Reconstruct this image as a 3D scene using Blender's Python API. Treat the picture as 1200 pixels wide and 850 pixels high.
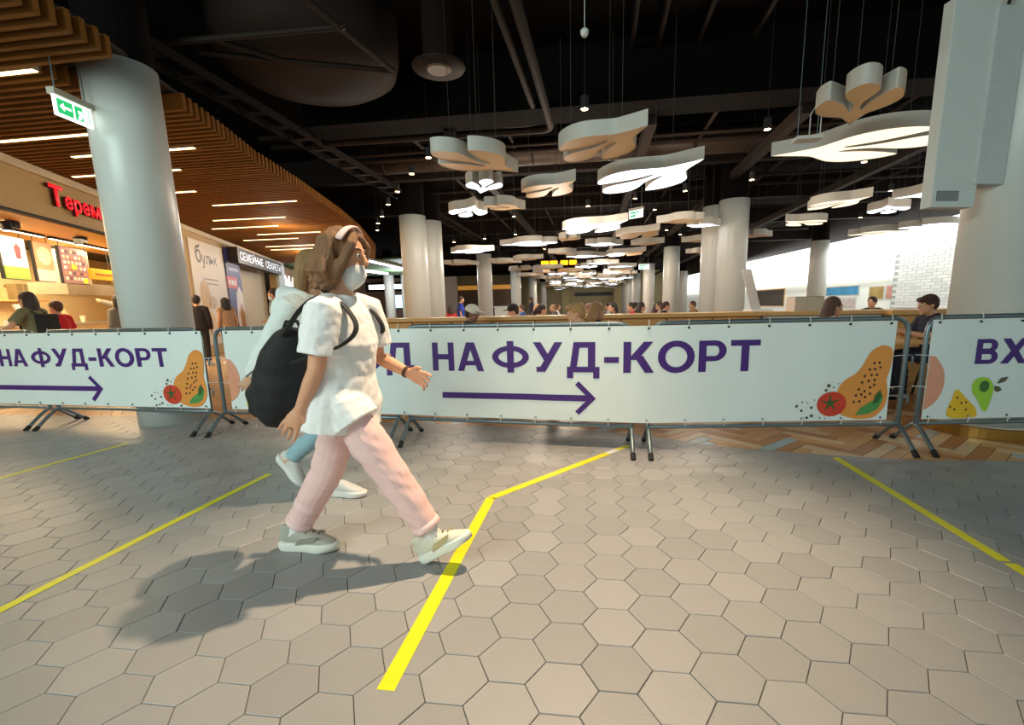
import bpy, bmesh, math, random
import numpy as np
from mathutils import Vector, Matrix, noise
random.seed(7)
for o in list(bpy.data.objects): bpy.data.objects.remove(o)
SC = bpy.context.scene
COL = SC.collection
V = Vector
PI = math.pi

# ------------------------------------------------------------------ camera
EYE = 1.25
FPX, PITCH, ROLL, YAW = 547.82, 0.176542, -0.022348, 0.137763
def setup_camera():
    cd = bpy.data.cameras.new('camera'); co = bpy.data.objects.new('camera', cd); COL.objects.link(co)
    cd.sensor_fit = 'HORIZONTAL'; cd.sensor_width = 36; cd.lens = FPX/1200*36
    cd.shift_x = -19.41/1200; cd.shift_y = 30.99/1200; cd.clip_start = .05; cd.clip_end = 300
    c, s = math.cos(ROLL), math.sin(ROLL); cp, sp = math.cos(PITCH), math.sin(PITCH); cy, sy = math.cos(YAW), math.sin(YAW)
    right = V((cy, sy, 0)); fh = V((-sy, cy, 0)); up = fh*sp+V((0, 0, cp)); fwd = fh*cp-V((0, 0, sp))
    X = right*c+up*s; Y = up*c-right*s; Z = -fwd
    co.matrix_world = Matrix(((X.x, Y.x, Z.x, 0), (X.y, Y.y, Z.y, 0), (X.z, Y.z, Z.z, EYE), (0, 0, 0, 1)))
    SC.camera = co
setup_camera()

# ------------------------------------------------------------------ world, lamps, exposure
w = bpy.data.worlds.new('mall_ambient'); SC.world = w; w.use_nodes = True
bg = w.node_tree.nodes['Background']; bg.inputs[0].default_value = (.76, .95, .93, 1); bg.inputs[1].default_value = .45
SC.view_settings.view_transform = 'Standard'; SC.view_settings.look = 'None'
SC.view_settings.gamma = 1; SC.view_settings.use_curve_mapping = False
SC.view_settings.exposure = 0.72

def lamp(name, kind, loc, target, power, color, **kw):
    d = bpy.data.lights.new(name, kind); d.energy = power; d.color = color
    for k, v in kw.items(): setattr(d, k, v)
    o = bpy.data.objects.new(name, d); COL.objects.link(o); o.location = loc
    o.rotation_euler = (V(target)-V(loc)).to_track_quat('-Z', 'Y').to_euler()
    return o
WARM = (1, .80, .58); NEUT = (1, .93, .84)
lamp('ceiling_spot_lamp', 'SPOT', (.1, 3.1, 4.5), (-.25, 2.3, 0), 800, (1, .76, .50), spot_size=math.radians(60), spot_blend=.9, shadow_soft_size=.06)
lamp('rear_flood_fill', 'SPOT', (-1.5, -1.2, 4.6), (-1.2, 3.4, .4), 60, NEUT, spot_size=math.radians(95), spot_blend=1, shadow_soft_size=.4)  # added unseen fill above and behind the camera, no known fixture
lamp('rear_left_fill', 'AREA', (-5.2, -3.4, 4.1), (-4.9, 4.4, .6), 225, (.80, 1, .92), shape='RECTANGLE', size=5, size_y=1.2)  # unseen cool area light added behind camera to lift left banner and walkers
for i, (x, y, p) in enumerate([(-3.4, 10.9, 130), (2.1, 9.5, 120), (-.9, 11.2, 200), (6.9, 9.6, 90), (-3.0, 15.9, 200), (.9, 21, 350), (.43, 30, 600), (-1, 44, 800)]):
    lamp('hall_fill', 'POINT', (x, y, 2.7), (x, y, 0), p*.5, (1, .84, .66), shadow_soft_size=.35)  # unseen floating points added for the lit cloud lamps, set off to their sides
lamp('shop_lamp', 'AREA', (-9.9, 7.5, 2.75), (-9.9, 7.5, 0), 110, (1, .72, .40), shape='RECTANGLE', size=.7, size_y=3.4)
lamp('shop_lamp', 'AREA', (-11.6, 9.0, 2.75), (-11.6, 9.0, 0), 200, (1, .78, .48), shape='RECTANGLE', size=1.2, size_y=4)
lamp('arcade_lamp', 'POINT', (-8.6, 12.5, 3.2), (0, 0, 0), 45, (1, .78, .52), shadow_soft_size=.3)
lamp('arcade_lamp', 'POINT', (-11.5, 18, 3.2), (0, 0, 0), 80, (1, .8, .6), shadow_soft_size=.3)
lamp('arcade_lamp', 'POINT', (-12, 29, 3.0), (0, 0, 0), 400, (.85, .93, 1), shadow_soft_size=.3)
lamp('store_wall_fill', 'AREA', (10.6, 27, 3.9), (12.3, 27, 2.2), 220, (.98, 1, .97), shape='RECTANGLE', size=22, size_y=.5)  # unseen area light added to brighten the right store wall

# ------------------------------------------------------------------ materials
def lin(c):
    return tuple((v/255/12.92 if v/255 <= .04045 else ((v/255+.055)/1.055)**2.4) for v in c)
MATS = {}
def mat(name, rgb, rough=.5, metal=0, var=.12, scale=8., bump=0, bscale=60., emit=0, ecol=None, objvar=0, coat=0, detail=4, stretch=None, spec=.5):
    if name in MATS: return MATS[name]
    m = bpy.data.materials.new(name); m.use_nodes = True; nt = m.node_tree; N = nt.nodes; L = nt.links
    b = N['Principled BSDF']; c = lin(rgb)
    tc = N.new('ShaderNodeTexCoord'); nz = N.new('ShaderNodeTexNoise'); nz.inputs['Scale'].default_value = scale; nz.inputs['Detail'].default_value = detail
    src = tc.outputs['Object']
    if stretch:
        mp = N.new('ShaderNodeMapping'); mp.inputs['Scale'].default_value = stretch; L.new(src, mp.inputs[0]); src = mp.outputs[0]
    L.new(src, nz.inputs['Vector'])
    rp = N.new('ShaderNodeMix'); rp.data_type = 'RGBA'
    rp.inputs['A'].default_value = tuple(v*(1-var) for v in c)+(1,); rp.inputs['B'].default_value = tuple(min(1, v*(1+var)) for v in c)+(1,)
    L.new(nz.outputs['Fac'], rp.inputs['Factor']); out = rp.outputs['Result']
    if objvar:
        oi = N.new('ShaderNodeObjectInfo'); gi = N.new('ShaderNodeNewGeometry'); ad = N.new('ShaderNodeMath'); ad.operation = 'ADD'
        L.new(oi.outputs['Random'], ad.inputs[0]); L.new(gi.outputs['Random Per Island'], ad.inputs[1])
        fr = N.new('ShaderNodeMath'); fr.operation = 'FRACT'; L.new(ad.outputs[0], fr.inputs[0])
        mr = N.new('ShaderNodeMapRange'); mr.inputs['To Min'].default_value = 1-objvar; mr.inputs['To Max'].default_value = 1+objvar*.6; L.new(fr.outputs[0], mr.inputs['Value'])
        hs = N.new('ShaderNodeHueSaturation'); L.new(mr.outputs[0], hs.inputs['Value']); L.new(out, hs.inputs['Color']); out = hs.outputs[0]
    L.new(out, b.inputs['Base Color'])
    b.inputs['Specular IOR Level'].default_value = spec; b.inputs['Roughness'].default_value = rough; b.inputs['Metallic'].default_value = metal
    if coat: b.inputs['Coat Weight'].default_value = coat; b.inputs['Coat Roughness'].default_value = .12
    if emit:
        b.inputs['Emission Color'].default_value = (lin(ecol) if ecol else c)+(1,); b.inputs['Emission Strength'].default_value = emit
    if bump:
        n2 = N.new('ShaderNodeTexNoise'); n2.inputs['Scale'].default_value = bscale; n2.inputs['Detail'].default_value = 5; L.new(src, n2.inputs['Vector'])
        bp = N.new('ShaderNodeBump'); bp.inputs['Strength'].default_value = bump; bp.inputs['Distance'].default_value = .02
        L.new(n2.outputs['Fac'], bp.inputs['Height']); L.new(bp.outputs[0], b.inputs['Normal'])
    MATS[name] = m
    return m
HEX = mat('hex_tile', (150, 148, 147), .40, var=.07, scale=5, bump=.06, bscale=90, objvar=.12)
GROUT = mat('grout', (70, 66, 60), .8)
WHITE = mat('white_paint', (215, 218, 214), .45, var=.03)
COLW = mat('column_white', (214, 216, 212), .32, var=.03, bump=.05, bscale=300, stretch=(1, 1, 12))
BLACK = mat('black_ceiling', (11, 8, 8), .9, var=.35, scale=2, spec=.1)
DARK = mat('dark_steel', (27, 20, 18), .7, spec=.15, var=.25)
DUCT = mat('dark_duct', (40, 30, 25), .65, spec=.2, var=.3, scale=3)
STEEL = mat('galvanised_steel', (128, 142, 148), .38, metal=.75, var=.12)
RUB = mat('black_rubber', (26, 26, 27), .7)
GOLD = mat('brass', (170, 128, 62), .32, metal=.9, var=.1)
SLAT = mat('slat_wood', (140, 92, 40), .7, spec=.15, var=.22, scale=3, stretch=(.6, 8, 8), objvar=.15)
WOOD = mat('light_wood', (222, 170, 104), .45, var=.14, scale=3, stretch=(.6, 8, 8))
LEDW = mat('warm_led', (255, 222, 165), .5, emit=3.5, ecol=(255, 214, 150))
LEDC = mat('cool_led', (245, 250, 255), .5, emit=9, ecol=(238, 246, 255))
LAMPW = mat('lamp_shell', (212, 208, 200), .5, var=.04)
DIFF = mat('lamp_panel_unlit', (250, 214, 160), .5, var=.04)  # white panel; the tan of warm floor bounce is put into its colour
LIT = mat('lamp_panel_lit', (250, 252, 255), .5, emit=2.3, ecol=(226, 240, 255))
LITW = mat('lamp_panel_faint', (250, 244, 228), .5, emit=.8, ecol=(255, 238, 205))
BULB = mat('spot_bulb', (255, 226, 180), .5, emit=22, ecol=(255, 206, 140))
BANNER = mat('banner_vinyl', (234, 240, 237), .42, var=.03, scale=3)
INK = mat('ink_purple', (70, 30, 118), .45, var=.05)
TAPE = mat('yellow_tape', (224, 216, 8), .42, var=.12, scale=14, bump=.1)
TAPEW = mat('white_tape', (226, 226, 222), .4)

# ------------------------------------------------------------------ mesh helpers
class MB:
    def __init__(s): s.v = []; s.f = []
    def add(s, vs, fs):
        b = len(s.v); s.v += [tuple(v) for v in vs]; s.f += [tuple(i+b for i in f) for f in fs]; return s
    def box(s, a, b):
        x0, y0, z0 = a; x1, y1, z1 = b
        return s.add([(x0, y0, z0), (x1, y0, z0), (x1, y1, z0), (x0, y1, z0), (x0, y0, z1), (x1, y0, z1), (x1, y1, z1), (x0, y1, z1)],
                     [(3, 2, 1, 0), (4, 5, 6, 7), (0, 1, 5, 4), (1, 2, 6, 5), (2, 3, 7, 6), (3, 0, 4, 7)])
    def obox(s, c, ux, uy, uz):   # oriented box: centre and half-axis vectors
        c, ux, uy, uz = V(c), V(ux), V(uy), V(uz)
        P = [c+ux*a+uy*b+uz*d for d in (-1, 1) for a, b in ((-1, -1), (1, -1), (1, 1), (-1, 1))]
        return s.add(P, [(3, 2, 1, 0), (4, 5, 6, 7), (0, 1, 5, 4), (1, 2, 6, 5), (2, 3, 7, 6), (3, 0, 4, 7)])
    def prism(s, pts, z0, z1, top=True, bottom=True):
        n = len(pts); vs = [(x, y, z0) for x, y in pts]+[(x, y, z1) for x, y in pts]
        fs = [(i, (i+1) % n, n+(i+1) % n, n+i) for i in range(n)]
        if bottom: fs.append(tuple(range(n))[::-1])
        if top: fs.append(tuple(range(n, 2*n)))
        return s.add(vs, fs)
    def lathe(s, prof, c=(0, 0, 0), seg=24):
        vs = []; n = len(prof)
        for r, z in prof:
            for k in range(seg):
                a = 2*PI*k/seg; vs.append((c[0]+r*math.cos(a), c[1]+r*math.sin(a), c[2]+z))
        fs = [(i*seg+k, i*seg+(k+1) % seg, (i+1)*seg+(k+1) % seg, (i+1)*seg+k) for i in range(n-1) for k in range(seg)]
        fs.append(tuple(range(seg))[::-1]); fs.append(tuple((n-1)*seg+k for k in range(seg)))
        return s.add(vs, fs)
    def tube(s, pts, rads, axis=(0, 0, 1), seg=10, flat=(False, False)):
        pts = [V(p) for p in pts]; n = len(pts)
        if not isinstance(rads, (list, tuple)): rads = [rads]*n
        rads = [(r, r) if not isinstance(r, (list, tuple)) else r for r in rads]
        vs = []; fs = []; axis = V(axis)
        def frame(i):
            t = (pts[min(i+1, n-1)]-pts[max(i-1, 0)]).normalized()
            a = axis-t*axis.dot(t)
            if a.length < .05: a = V((1, .3, 0))-t*V((1, .3, 0)).dot(t)
            a.normalize(); return t, a, t.cross(a)
        rings = []
        def ring(c, a, b, ra, rb):
            base = len(vs)
            for k in range(seg):
                q = 2*PI*k/seg; vs.append(c+a*(ra*math.cos(q))+b*(rb*math.sin(q)))
            rings.append(base)
        t, a, b = frame(0); r0 = min(rads[0])
        if not flat[0]: ring(pts[0]-t*r0*.7, a, b, rads[0][0]*.6, rads[0][1]*.6)
        for i in range(n):
            t, a, b = frame(i); ring(pts[i], a, b, *rads[i])
        r1 = min(rads[-1])
        if not flat[1]: ring(pts[-1]+t*r1*.7, a, b, rads[-1][0]*.6, rads[-1][1]*.6)
        for p, q in zip(rings, rings[1:]):
            fs += [(p+k, p+(k+1) % seg, q+(k+1) % seg, q+k) for k in range(seg)]
        fs.append(tuple(rings[0]+k for k in range(seg))[::-1]); fs.append(tuple(rings[-1]+k for k in range(seg)))
        return s.add(vs, fs)
    def ell(s, c, ux, uy, uz, seg=14, rings=9):
        c, ux, uy, uz = V(c), V(ux), V(uy), V(uz); vs = [c-uz]; fs = []
        for i in range(1, rings):
            p = -PI/2+PI*i/rings
            for k in range(seg):
                q = 2*PI*k/seg; vs.append(c+ux*(math.cos(p)*math.cos(q))+uy*(math.cos(p)*math.sin(q))+uz*math.sin(p))
        vs.append(c+uz); top = len(vs)-1
        fs += [(0, 1+(k+1) % seg, 1+k) for k in range(seg)]
        for i in range(rings-2):
            p = 1+i*seg; q = p+seg; fs += [(p+k, p+(k+1) % seg, q+(k+1) % seg, q+k) for k in range(seg)]
        p = 1+(rings-2)*seg; fs += [(p+k, p+(k+1) % seg, top) for k in range(seg)]
        return s.add(vs, fs)
    def mesh(s, name, smooth=False):
        me = bpy.data.meshes.new(name); me.from_pydata(s.v, [], s.f); me.update()
        if smooth: me.shade_smooth()
        return me
    def build(s, name, m, parent=None, smooth=False, bevel=0):
        o = obj(name, s.mesh(name, smooth), m, parent)
        if bevel:
            b = o.modifiers.new('bevel', 'BEVEL'); b.width = bevel; b.segments = 2; b.limit_method = 'ANGLE'
        return o
def obj(name, me, m=None, parent=None, loc=(0, 0, 0), rz=0):
    o = bpy.data.objects.new(name, me); COL.objects.link(o); o.location = loc; o.rotation_euler = (0, 0, rz)
    if m is not None and not me.materials: me.materials.append(m)
    elif m is not None and me.materials[0] != m: o.material_slots[0].link = 'OBJECT'; o.material_slots[0].material = m
    if parent is not None: o.parent = parent
    return o
def thing(name, label, cat, loc=(0, 0, 0), rz=0, group=None):
    o = bpy.data.objects.new(name, None); COL.objects.link(o); o.location = loc; o.rotation_euler = (0, 0, rz); o.empty_display_size = .1
    return tag(o, label, cat, group)
def tag(o, label, cat, group=None):
    o['label'] = label; o['category'] = cat
    if group: o['group'] = group
    return o
def struct(o): o['kind'] = 'structure'; return o
def copy_tree(o, parent=None):
    c = o.copy(); COL.objects.link(c)
    if parent is not None: c.parent = parent
    for ch in list(o.children): copy_tree(ch, c)
    return c
def arc_path(pts, r, n=5):
    P = [V(p) for p in pts]; out = [P[0]]
    for i in range(1, len(P)-1):
        a = (P[i-1]-P[i]).normalized(); b = (P[i+1]-P[i]).normalized(); p0 = P[i]+a*r; p1 = P[i]+b*r
        for k in range(n+1):
            t = k/n; out.append(p0*(1-t)**2+P[i]*(2*t*(1-t))+p1*t**2)
    return out+[P[-1]]
def catmull(P, n=6, closed=True):
    P = np.array(P, float); out = []; N = len(P)
    for i in range(N if closed else N-1):
        g = lambda j: P[j % N] if closed else P[min(max(j, 0), N-1)]
        p0, p1, p2, p3 = g(i-1), g(i), g(i+1), g(i+2)
        for k in range(n):
            t = k/n; out.append(.5*((2*p1)+(-p0+p2)*t+(2*p0-5*p1+4*p2-p3)*t*t+(-p0+3*p1-3*p2+p3)*t**3))
    if not closed: out.append(P[-1])
    return [tuple(p) for p in out]
def text_mesh(body, bold=0.0, res=4, shear=0):
    cu = bpy.data.curves.new('lettering', 'FONT'); cu.body = body; cu.offset = bold; cu.resolution_u = res; cu.shear = shear
    o = bpy.data.objects.new('lettering', cu); COL.objects.link(o)
    dg = bpy.context.evaluated_depsgraph_get(); me = bpy.data.meshes.new_from_object(o.evaluated_get(dg))
    bpy.data.objects.remove(o); bpy.data.curves.remove(cu)
    return me
def fit_text(body, w, h, bold=0., extrude=0, shear=0, res=4):
    """text scaled into a w x h rectangle, lower left corner at 0,0, in x / z, facing -y"""
    me = text_mesh(body, bold, res, shear); bm = bmesh.new(); bm.from_mesh(me); bpy.data.meshes.remove(me)
    xs = [v.co.x for v in bm.verts]; ys = [v.co.y for v in bm.verts]; x0, x1, y0, y1 = min(xs), max(xs), min(ys), max(ys)
    sx = w/(x1-x0); sy = h/(y1-y0)
    for v in bm.verts: v.co = V(((v.co.x-x0)*sx, 0, (v.co.y-y0)*sy))
    bmesh.ops.remove_doubles(bm, verts=bm.verts, dist=1e-5)
    if extrude:
        r = bmesh.ops.extrude_face_region(bm, geom=bm.faces[:]); bmesh.ops.translate(bm, verts=[e for e in r['geom'] if isinstance(e, bmesh.types.BMVert)], vec=(0, -extrude, 0))
    bmesh.ops.recalc_face_normals(bm, faces=bm.faces)
    return bm
def bm_mesh(bm, name):
    me = bpy.data.meshes.new(name); bm.to_mesh(me); bm.free(); return me

# ------------------------------------------------------------------ floor
HA = .12345
BORD = [(-14, 5.0), (-6, 4.97), (-3, 4.88), (-1.5, 4.76), (0, 4.6), (.61, 4.4), (1.14, 4.1), (1.93, 3.93), (2.5, 3.85), (3.24, 3.88), (5, 4.0), (12, 4.5)]
BX_, BY_ = [b[0] for b in BORD], [b[1] for b in BORD]
def border(x): return float(np.interp(x, BX_, BY_))
def clip_poly(poly, x):
    y0, y1 = border(x-.1), border(x+.1); k = (y1-y0)/.2; f = lambda p: (y0+k*(p[0]-x+.1))-p[1]
    out = []
    for i in range(len(poly)):
        a, b = poly[i], poly[(i+1) % len(poly)]; fa, fb = f(a), f(b)
        if fa >= 0: out.append(a)
        if (fa >= 0) != (fb >= 0): t = fa/(fa-fb); out.append((a[0]+t*(b[0]-a[0]), a[1]+t*(b[1]-a[1])))
    return out
def in_view(x, y, m=.06, dm=.95):
    d = (x*-math.sin(YAW)+y*math.cos(YAW)); l = x*math.cos(YAW)+y*math.sin(YAW)
    return d > dm and abs(l/d) < 1.22+m
slab = MB().box((-30, -4, -.3), (18, 75, -.006)).build('floor', GROUT); struct(slab)
def tile_solid(mb, poly, z=0., h=.006, bev=.0025):
    cx = sum(p[0] for p in poly)/len(poly); cy = sum(p[1] for p in poly)/len(poly); n = len(poly)
    R = sum(math.hypot(p[0]-cx, p[1]-cy) for p in poly)/n
    k = (R-bev)/R
    vs = [(x, y, z-h) for x, y in poly]+[(x, y, z-.0018) for x, y in poly]+[(cx+(x-cx)*k, cy+(y-cy)*k, z) for x, y in poly]
    fs = [tuple(range(2*n, 3*n))]
    for i in range(n):
        j = (i+1) % n; fs += [(i, j, n+j, n+i), (n+i, n+j, 2*n+j, 2*n+i)]
    mb.add(vs, fs)
hexp = [(math.cos(k*PI/3)*(HA-.0016), math.sin(k*PI/3)*(HA-.0016)) for k in range(6)]
m1 = MB(); tile_solid(m1, hexp); HEXME = m1.mesh('tile'); HEXME.materials.append(HEX)
full = []; rest = MB()
for q in range(-60, 60):
    for r in range(-60, 60):
        cx = HA*(-2.3046+1.5*q); cy = HA*(11.8212+math.sqrt(3)*(r+q/2))
        if not (-10 < cx < 8 and .2 < cy < border(cx)+.13): continue
        if not in_view(cx, cy, 1.3, .0): continue
        inside = all(cy+p[1] < border(cx+p[0]) for p in hexp)
        if inside: full.append((math.hypot(cx, cy), cx, cy, in_view(cx, cy) and cy > 1.0))
        else:
            c = clip_poly([(cx+p[0], cy+p[1]) for p in hexp], cx)
            if len(c) >= 3: tile_solid(rest, c)
full.sort(); shown = [f for f in full if f[3]][:300]; ss = set((f[1], f[2]) for f in shown)
for d, x, y, _ in shown: obj('tile', HEXME, None, slab, (x, y, random.uniform(-.0006, .0006)))
for d, x, y, _ in full:
    if (x, y) not in ss: tile_solid(rest, [(x+p[0], y+p[1]) for p in hexp], random.uniform(-.0006, .0006))
o = rest.build('tile_field', HEX, slab); o['kind'] = 'stuff'
# herringbone planks past the border
PL = [mat('plank_tan', (196, 148, 96), .34, var=.12, scale=4, bump=.05), mat('plank_beige', (206, 178, 140), .34, var=.1, scale=4, bump=.05),
      mat('plank_brown', (168, 116, 70), .34, var=.12, scale=4, bump=.05), mat('plank_blue', (150, 176, 182), .34, var=.1, scale=4, bump=.05)]
PW, PLN = .105, .525
def plank_me(a, i):
    c, s = math.cos(a), math.sin(a); P = [(-PLN/2+.002, -PW/2+.002), (PLN/2-.002, -PW/2+.002), (PLN/2-.002, PW/2-.002), (-PLN/2+.002, PW/2-.002)]
    mb = MB(); tile_solid(mb, [(c*x-s*y, s*x+c*y) for x, y in P], -.0015, .006, .004); me = mb.mesh('plank'); me.materials.append(PL[i]); return me
PM = [[plank_me(PI/4, i) for i in range(4)], [plank_me(3*PI/4, i) for i in range(4)]]
planks = []
c45 = math.sqrt(.5)
for j in range(-30, 30):
    for k in range(-90, 90):
        for kind in (0, 1):
            p = k*PW+j*2*PLN; q = k*PW
            p, q = (p+PLN/2, q+PW/2) if kind == 0 else (p-PW/2, q+PLN/2)
            x, y = c45*(p-q), c45*(p+q)
            if -8.5 < x < 8 and border(x)-.22 < y < 6.4 and in_view(x, y, .3): planks.append((x, y, kind))
planks.sort(key=lambda t: math.hypot(t[0]-2.2, (t[1]-4)*1.6))
pr = MB()
for i, (x, y, kind) in enumerate(planks):
    ci = random.choices([0, 1, 2, 3], [5, 4, 3, 1.6])[0]
    if i < 300: obj('plank', PM[kind][ci], None, slab, (x, y, -.0005 if border(x) < y else -.0015))
    else:
        a = PI/4 if kind == 0 else 3*PI/4; c, s = math.cos(a), math.sin(a)
        tile_solid(pr, [(x+c*u-s*v, y+s*u+c*v) for u, v in ((-PLN/2+.002, -PW/2+.002), (PLN/2-.002, -PW/2+.002), (PLN/2-.002, PW/2-.002), (-PLN/2+.002, PW/2-.002))], -.002, .004, .004)
o = pr.build('plank_field', mat('plank_mixed', (190, 148, 102), .34, var=.12, scale=4, objvar=.3), slab); o['kind'] = 'stuff'
FARW = mat('far_floor', (172, 140, 104), .3, var=.25, scale=2)
MB().box((-30, 6.35, -.006), (18, 75, -.0035)).build('far_paving', FARW, slab)
# yellow floor tape
def tape(pts, wd, label, m=TAPE):
    t = MB()
    for (x0, y0), (x1, y1) in zip(pts, pts[1:]):
        d = V((x1-x0, y1-y0, 0)); L = d.length; d.normalize(); n = V((-d.y, d.x, 0))*wd/2; c = V(((x0+x1)/2, (y0+y1)/2, .0012))
        t.obox(c, d*L/2, n, V((0, 0, .0005)))
    return tag(t.build('floor_tape', m), label, 'tape', 'tape lines on the tiled floor')
tape([(-2.545, 1.2), (-2.53, 2.2), (-2.495, 3.17)], .05, 'yellow floor tape running from the left frame edge up to the walkers')
tape([(-.68, 1.275), (-.675, 2.1), (-.665, 2.86), (.13, 3.86)], .062, 'bent yellow floor tape starting nearest the camera and ending at the middle barrier feet')
tape([(.13, 3.86), (.21, 3.965)], .06, 'short white piece of tape continuing the bent yellow line', TAPEW)
tape([(.21, 3.965), (.32, 4.1)], .06, 'last yellow tape stub beside the feet under the middle of the banner')
tape([(1.925, 3.87), (1.94, 3.0), (1.95, 2.33)], .055, 'yellow floor tape on the right starting at the herringbone border')
tape([(1.955, 2.31), (1.97, 1.6)], .055, 'yellow floor tape piece cut off by the right frame edge')
tape([(-4.66, 2.3), (-4.62, 3.1), (-4.53, 3.87)], .05, 'thin far yellow floor tape in front of the left banner')

# ------------------------------------------------------------------ ceiling, columns, walls
ceil = struct(MB().box((-30, -4, 5.3), (18, 75, 5.5)).build('ceiling', BLACK))
P0 = V((-8.56, 6.22, 0)); DW = V((-.393, .9195, 0)); RZW = math.atan2(.9195, -.393)
def fasc_x(y): return -8.56-.4274*(y-6.22)
EDGE = [(2.6, -4.25), (3.48, -4.33), (4.12, -4.39), (4.98, -4.63), (6, -4.91), (7.33, -5.32), (8.94, -5.65), (11.6, -6.3), (14, -7.0), (18.3, -8.55), (22.5, -10.6)]
def edge_x(y): return float(np.interp(y, [e[0] for e in EDGE], [e[1] for e in EDGE]))
out = [(edge_x(y)-.12, y) for y, _ in EDGE]+[(fasc_x(y)-.2, y) for y in (22.5, 2.6)]
sc2 = struct(MB().prism(out, 3.80, 3.84).build('ceiling', mat('slat_backing', (46, 34, 24), .8)))
k = 0; y = 2.7
while y < 22.3:
    x1 = edge_x(y)
    if 4.30 < y < 5.35: x1 = -5.36
    x0 = fasc_x(y)+.02
    MB().box((x0, y-.024, 3.6), (x1, y+.024, 3.78)).build('slat', SLAT, sc2)
    y += .1285
for i, (x0, x1, y) in enumerate([(-8.0, -6.05, 5.82), (-6.3, -5.34, 4.32), (-7.75, -5.69, 6.55), (-8.85, -6.77, 7.43), (-9.55, -7.7, 8.74), (-8.38, -6.36, 9.93), (-9.75, -7.73, 11.5), (-10.75, -8.7, 12.6), (-10.3, -8.2, 13.86), (-11.55, -9.58, 14.83), (-11.95, -9.8, 16.45), (-12.4, -10.4, 17.35), (-11.6, -9.6, 18.6)]):
    t = thing('linear_light', ['glowing linear light in the slatted ceiling left of the near column', 'short glowing linear light cut by the top left frame edge'][i] if i < 2 else 'glowing linear light in the slatted wooden ceiling, number %s in depth from the near column' % ('one two three four five six seven eight nine ten eleven'.split()[i-2]), 'ceiling light', (0, 0, 0), 0, 'linear lights in the slatted ceiling')
    MB().box((x0, y-.03, 3.597), (x1, y+.03, 3.66)).build('housing', mat('led_housing', (200, 190, 170), .5), t)
    MB().box((x0+.01, y-.026, 3.59), (x1-.01, y+.026, 3.597)).build('diffuser', LEDW, t)

def column(x, y, r, ztop, label, ring=False, group='round white columns'):
    t = thing('column', label, 'column', (x, y, 0), 0, group)
    MB().lathe([(r, .0 if not ring else .1), (r, 3.0), (r, ztop)], seg=48 if y < 10 else 28).build('shaft', COLW, t, True).data.shade_smooth()
    for f in t.children[0].data.polygons:
        if abs(f.normal.z) > .7: f.use_smooth = False
    MB().lathe([(r*.93, ztop), (r*.93, 5.3)], seg=28).build('capital', BLACK, t)
    if ring:
        MB().lathe([(r+.1, 0), (r+.1, .095), (r+.09, .1)], seg=48).build('base_ring', GOLD, t)
        MB().lathe([(r+.088, .1), (r+.088, .106)], seg=48).build('base_plate', WHITE, t)
    return t
column(-4.94, 4.81, .335, 3.8, 'big white column behind the left banner next to the exit sign')
rc = column(3.66, 4.86, .345, 5.0, 'big white column with brass base ring behind the right banner', True)
cl = [(-5.05, 13.3, 'front one of the paired white columns right of the walking woman'), (-4.9, 14.25, 'rear one of the paired white columns right of the walking woman'),
      (-5.35, 23.5, 'white column under the lit lamp left of the food court middle'), (-5.5, 34.2, 'second far white column on the left of the hall'), (-5.5, 44.0, 'third far white column on the left of the hall'), (-5.5, 53.5, 'fourth far white column on the left of the hall'),
      (3.62, 13.3, 'front one of the paired white columns right of the hall middle'), (3.38, 14.1, 'rear one of the paired white columns right of the hall middle'), (3.68, 23.4, 'white column with a warm light patch right of the hall middle'),
      (3.72, 32.8, 'grey white column carrying an exit sign on the right'), (3.75, 42.5, 'third far white column on the right of the hall'), (3.78, 50.5, 'fourth far white column on the right of the hall'), (3.8, 57.5, 'fifth far white column on the right of the hall'),
      (7.5, 41.5, 'slim far white column before the bright right wall'), (10.05, 23.2, 'white column with a black top before the bright right stores'), (-14.6, 33.0, 'bluish white column under the green ceiling on the left'), (-13.3, 33.0, 'slim white column right beside the bluish column')]
for x, y, l in cl: column(x, y, .37 if x > -13 else .36, 3.8, l)

# left arcade wall, in wall coordinates (s along the wall, y into the shops)
WALLC = mat('cream_wall', (190, 158, 104), .6, var=.05)
SOFF = mat('soffit_wood', (202, 146, 76), .5, var=.12, scale=2, stretch=(1, 6, 1))
def W(name): 
    o = MB(); return o
wl = struct(MB().box((-5, 0, 2.84), (5.9, .12, 3.5)).box((5.9, 0, 0), (8.95, .12, 3.5)).box((8.95, 0, 3.3), (16.0, .12, 3.5)).box((16.0, 0, 0), (17.4, .3, 3.6)).build('wall_left', WALLC))
wl.location = P0; wl.rotation_euler = (0, 0, RZW)
tr = struct(MB().box((-5, -.06, 3.48), (17.4, .1, 3.6)).build('trim_1', mat('trim_cream', (220, 202, 168), .5))); tr.location = P0; tr.rotation_euler = (0, 0, RZW)
tr = struct(MB().box((-5, -.02, 2.80), (5.9, .06, 2.84)).build('trim_2', RUB)); tr.location = P0; tr.rotation_euler = (0, 0, RZW)
# shop interior
sh = struct(MB().box((-5, .12, 2.81), (9, 1.9, 2.86)).build('ceiling', SOFF)); sh.location = P0; sh.rotation_euler = (0, 0, RZW)
SHW = mat('shop_cream', (240, 214, 160), .55, var=.06)
sb = struct(MB().box((-5, 3.2, 0), (9, 3.3, 3.0)).box((8.9, .12, 0), (9.0, 3.2, 2.9)).build('wall_shop', SHW)); sb.location = P0; sb.rotation_euler = (0, 0, RZW)
sb = struct(MB().box((-5, 1.9, 2.86), (9, 3.3, 2.95)).build('ceiling', mat('shop_dark', (60, 48, 38), .7))); sb.location = P0; sb.rotation_euler = (0, 0, RZW)
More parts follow.
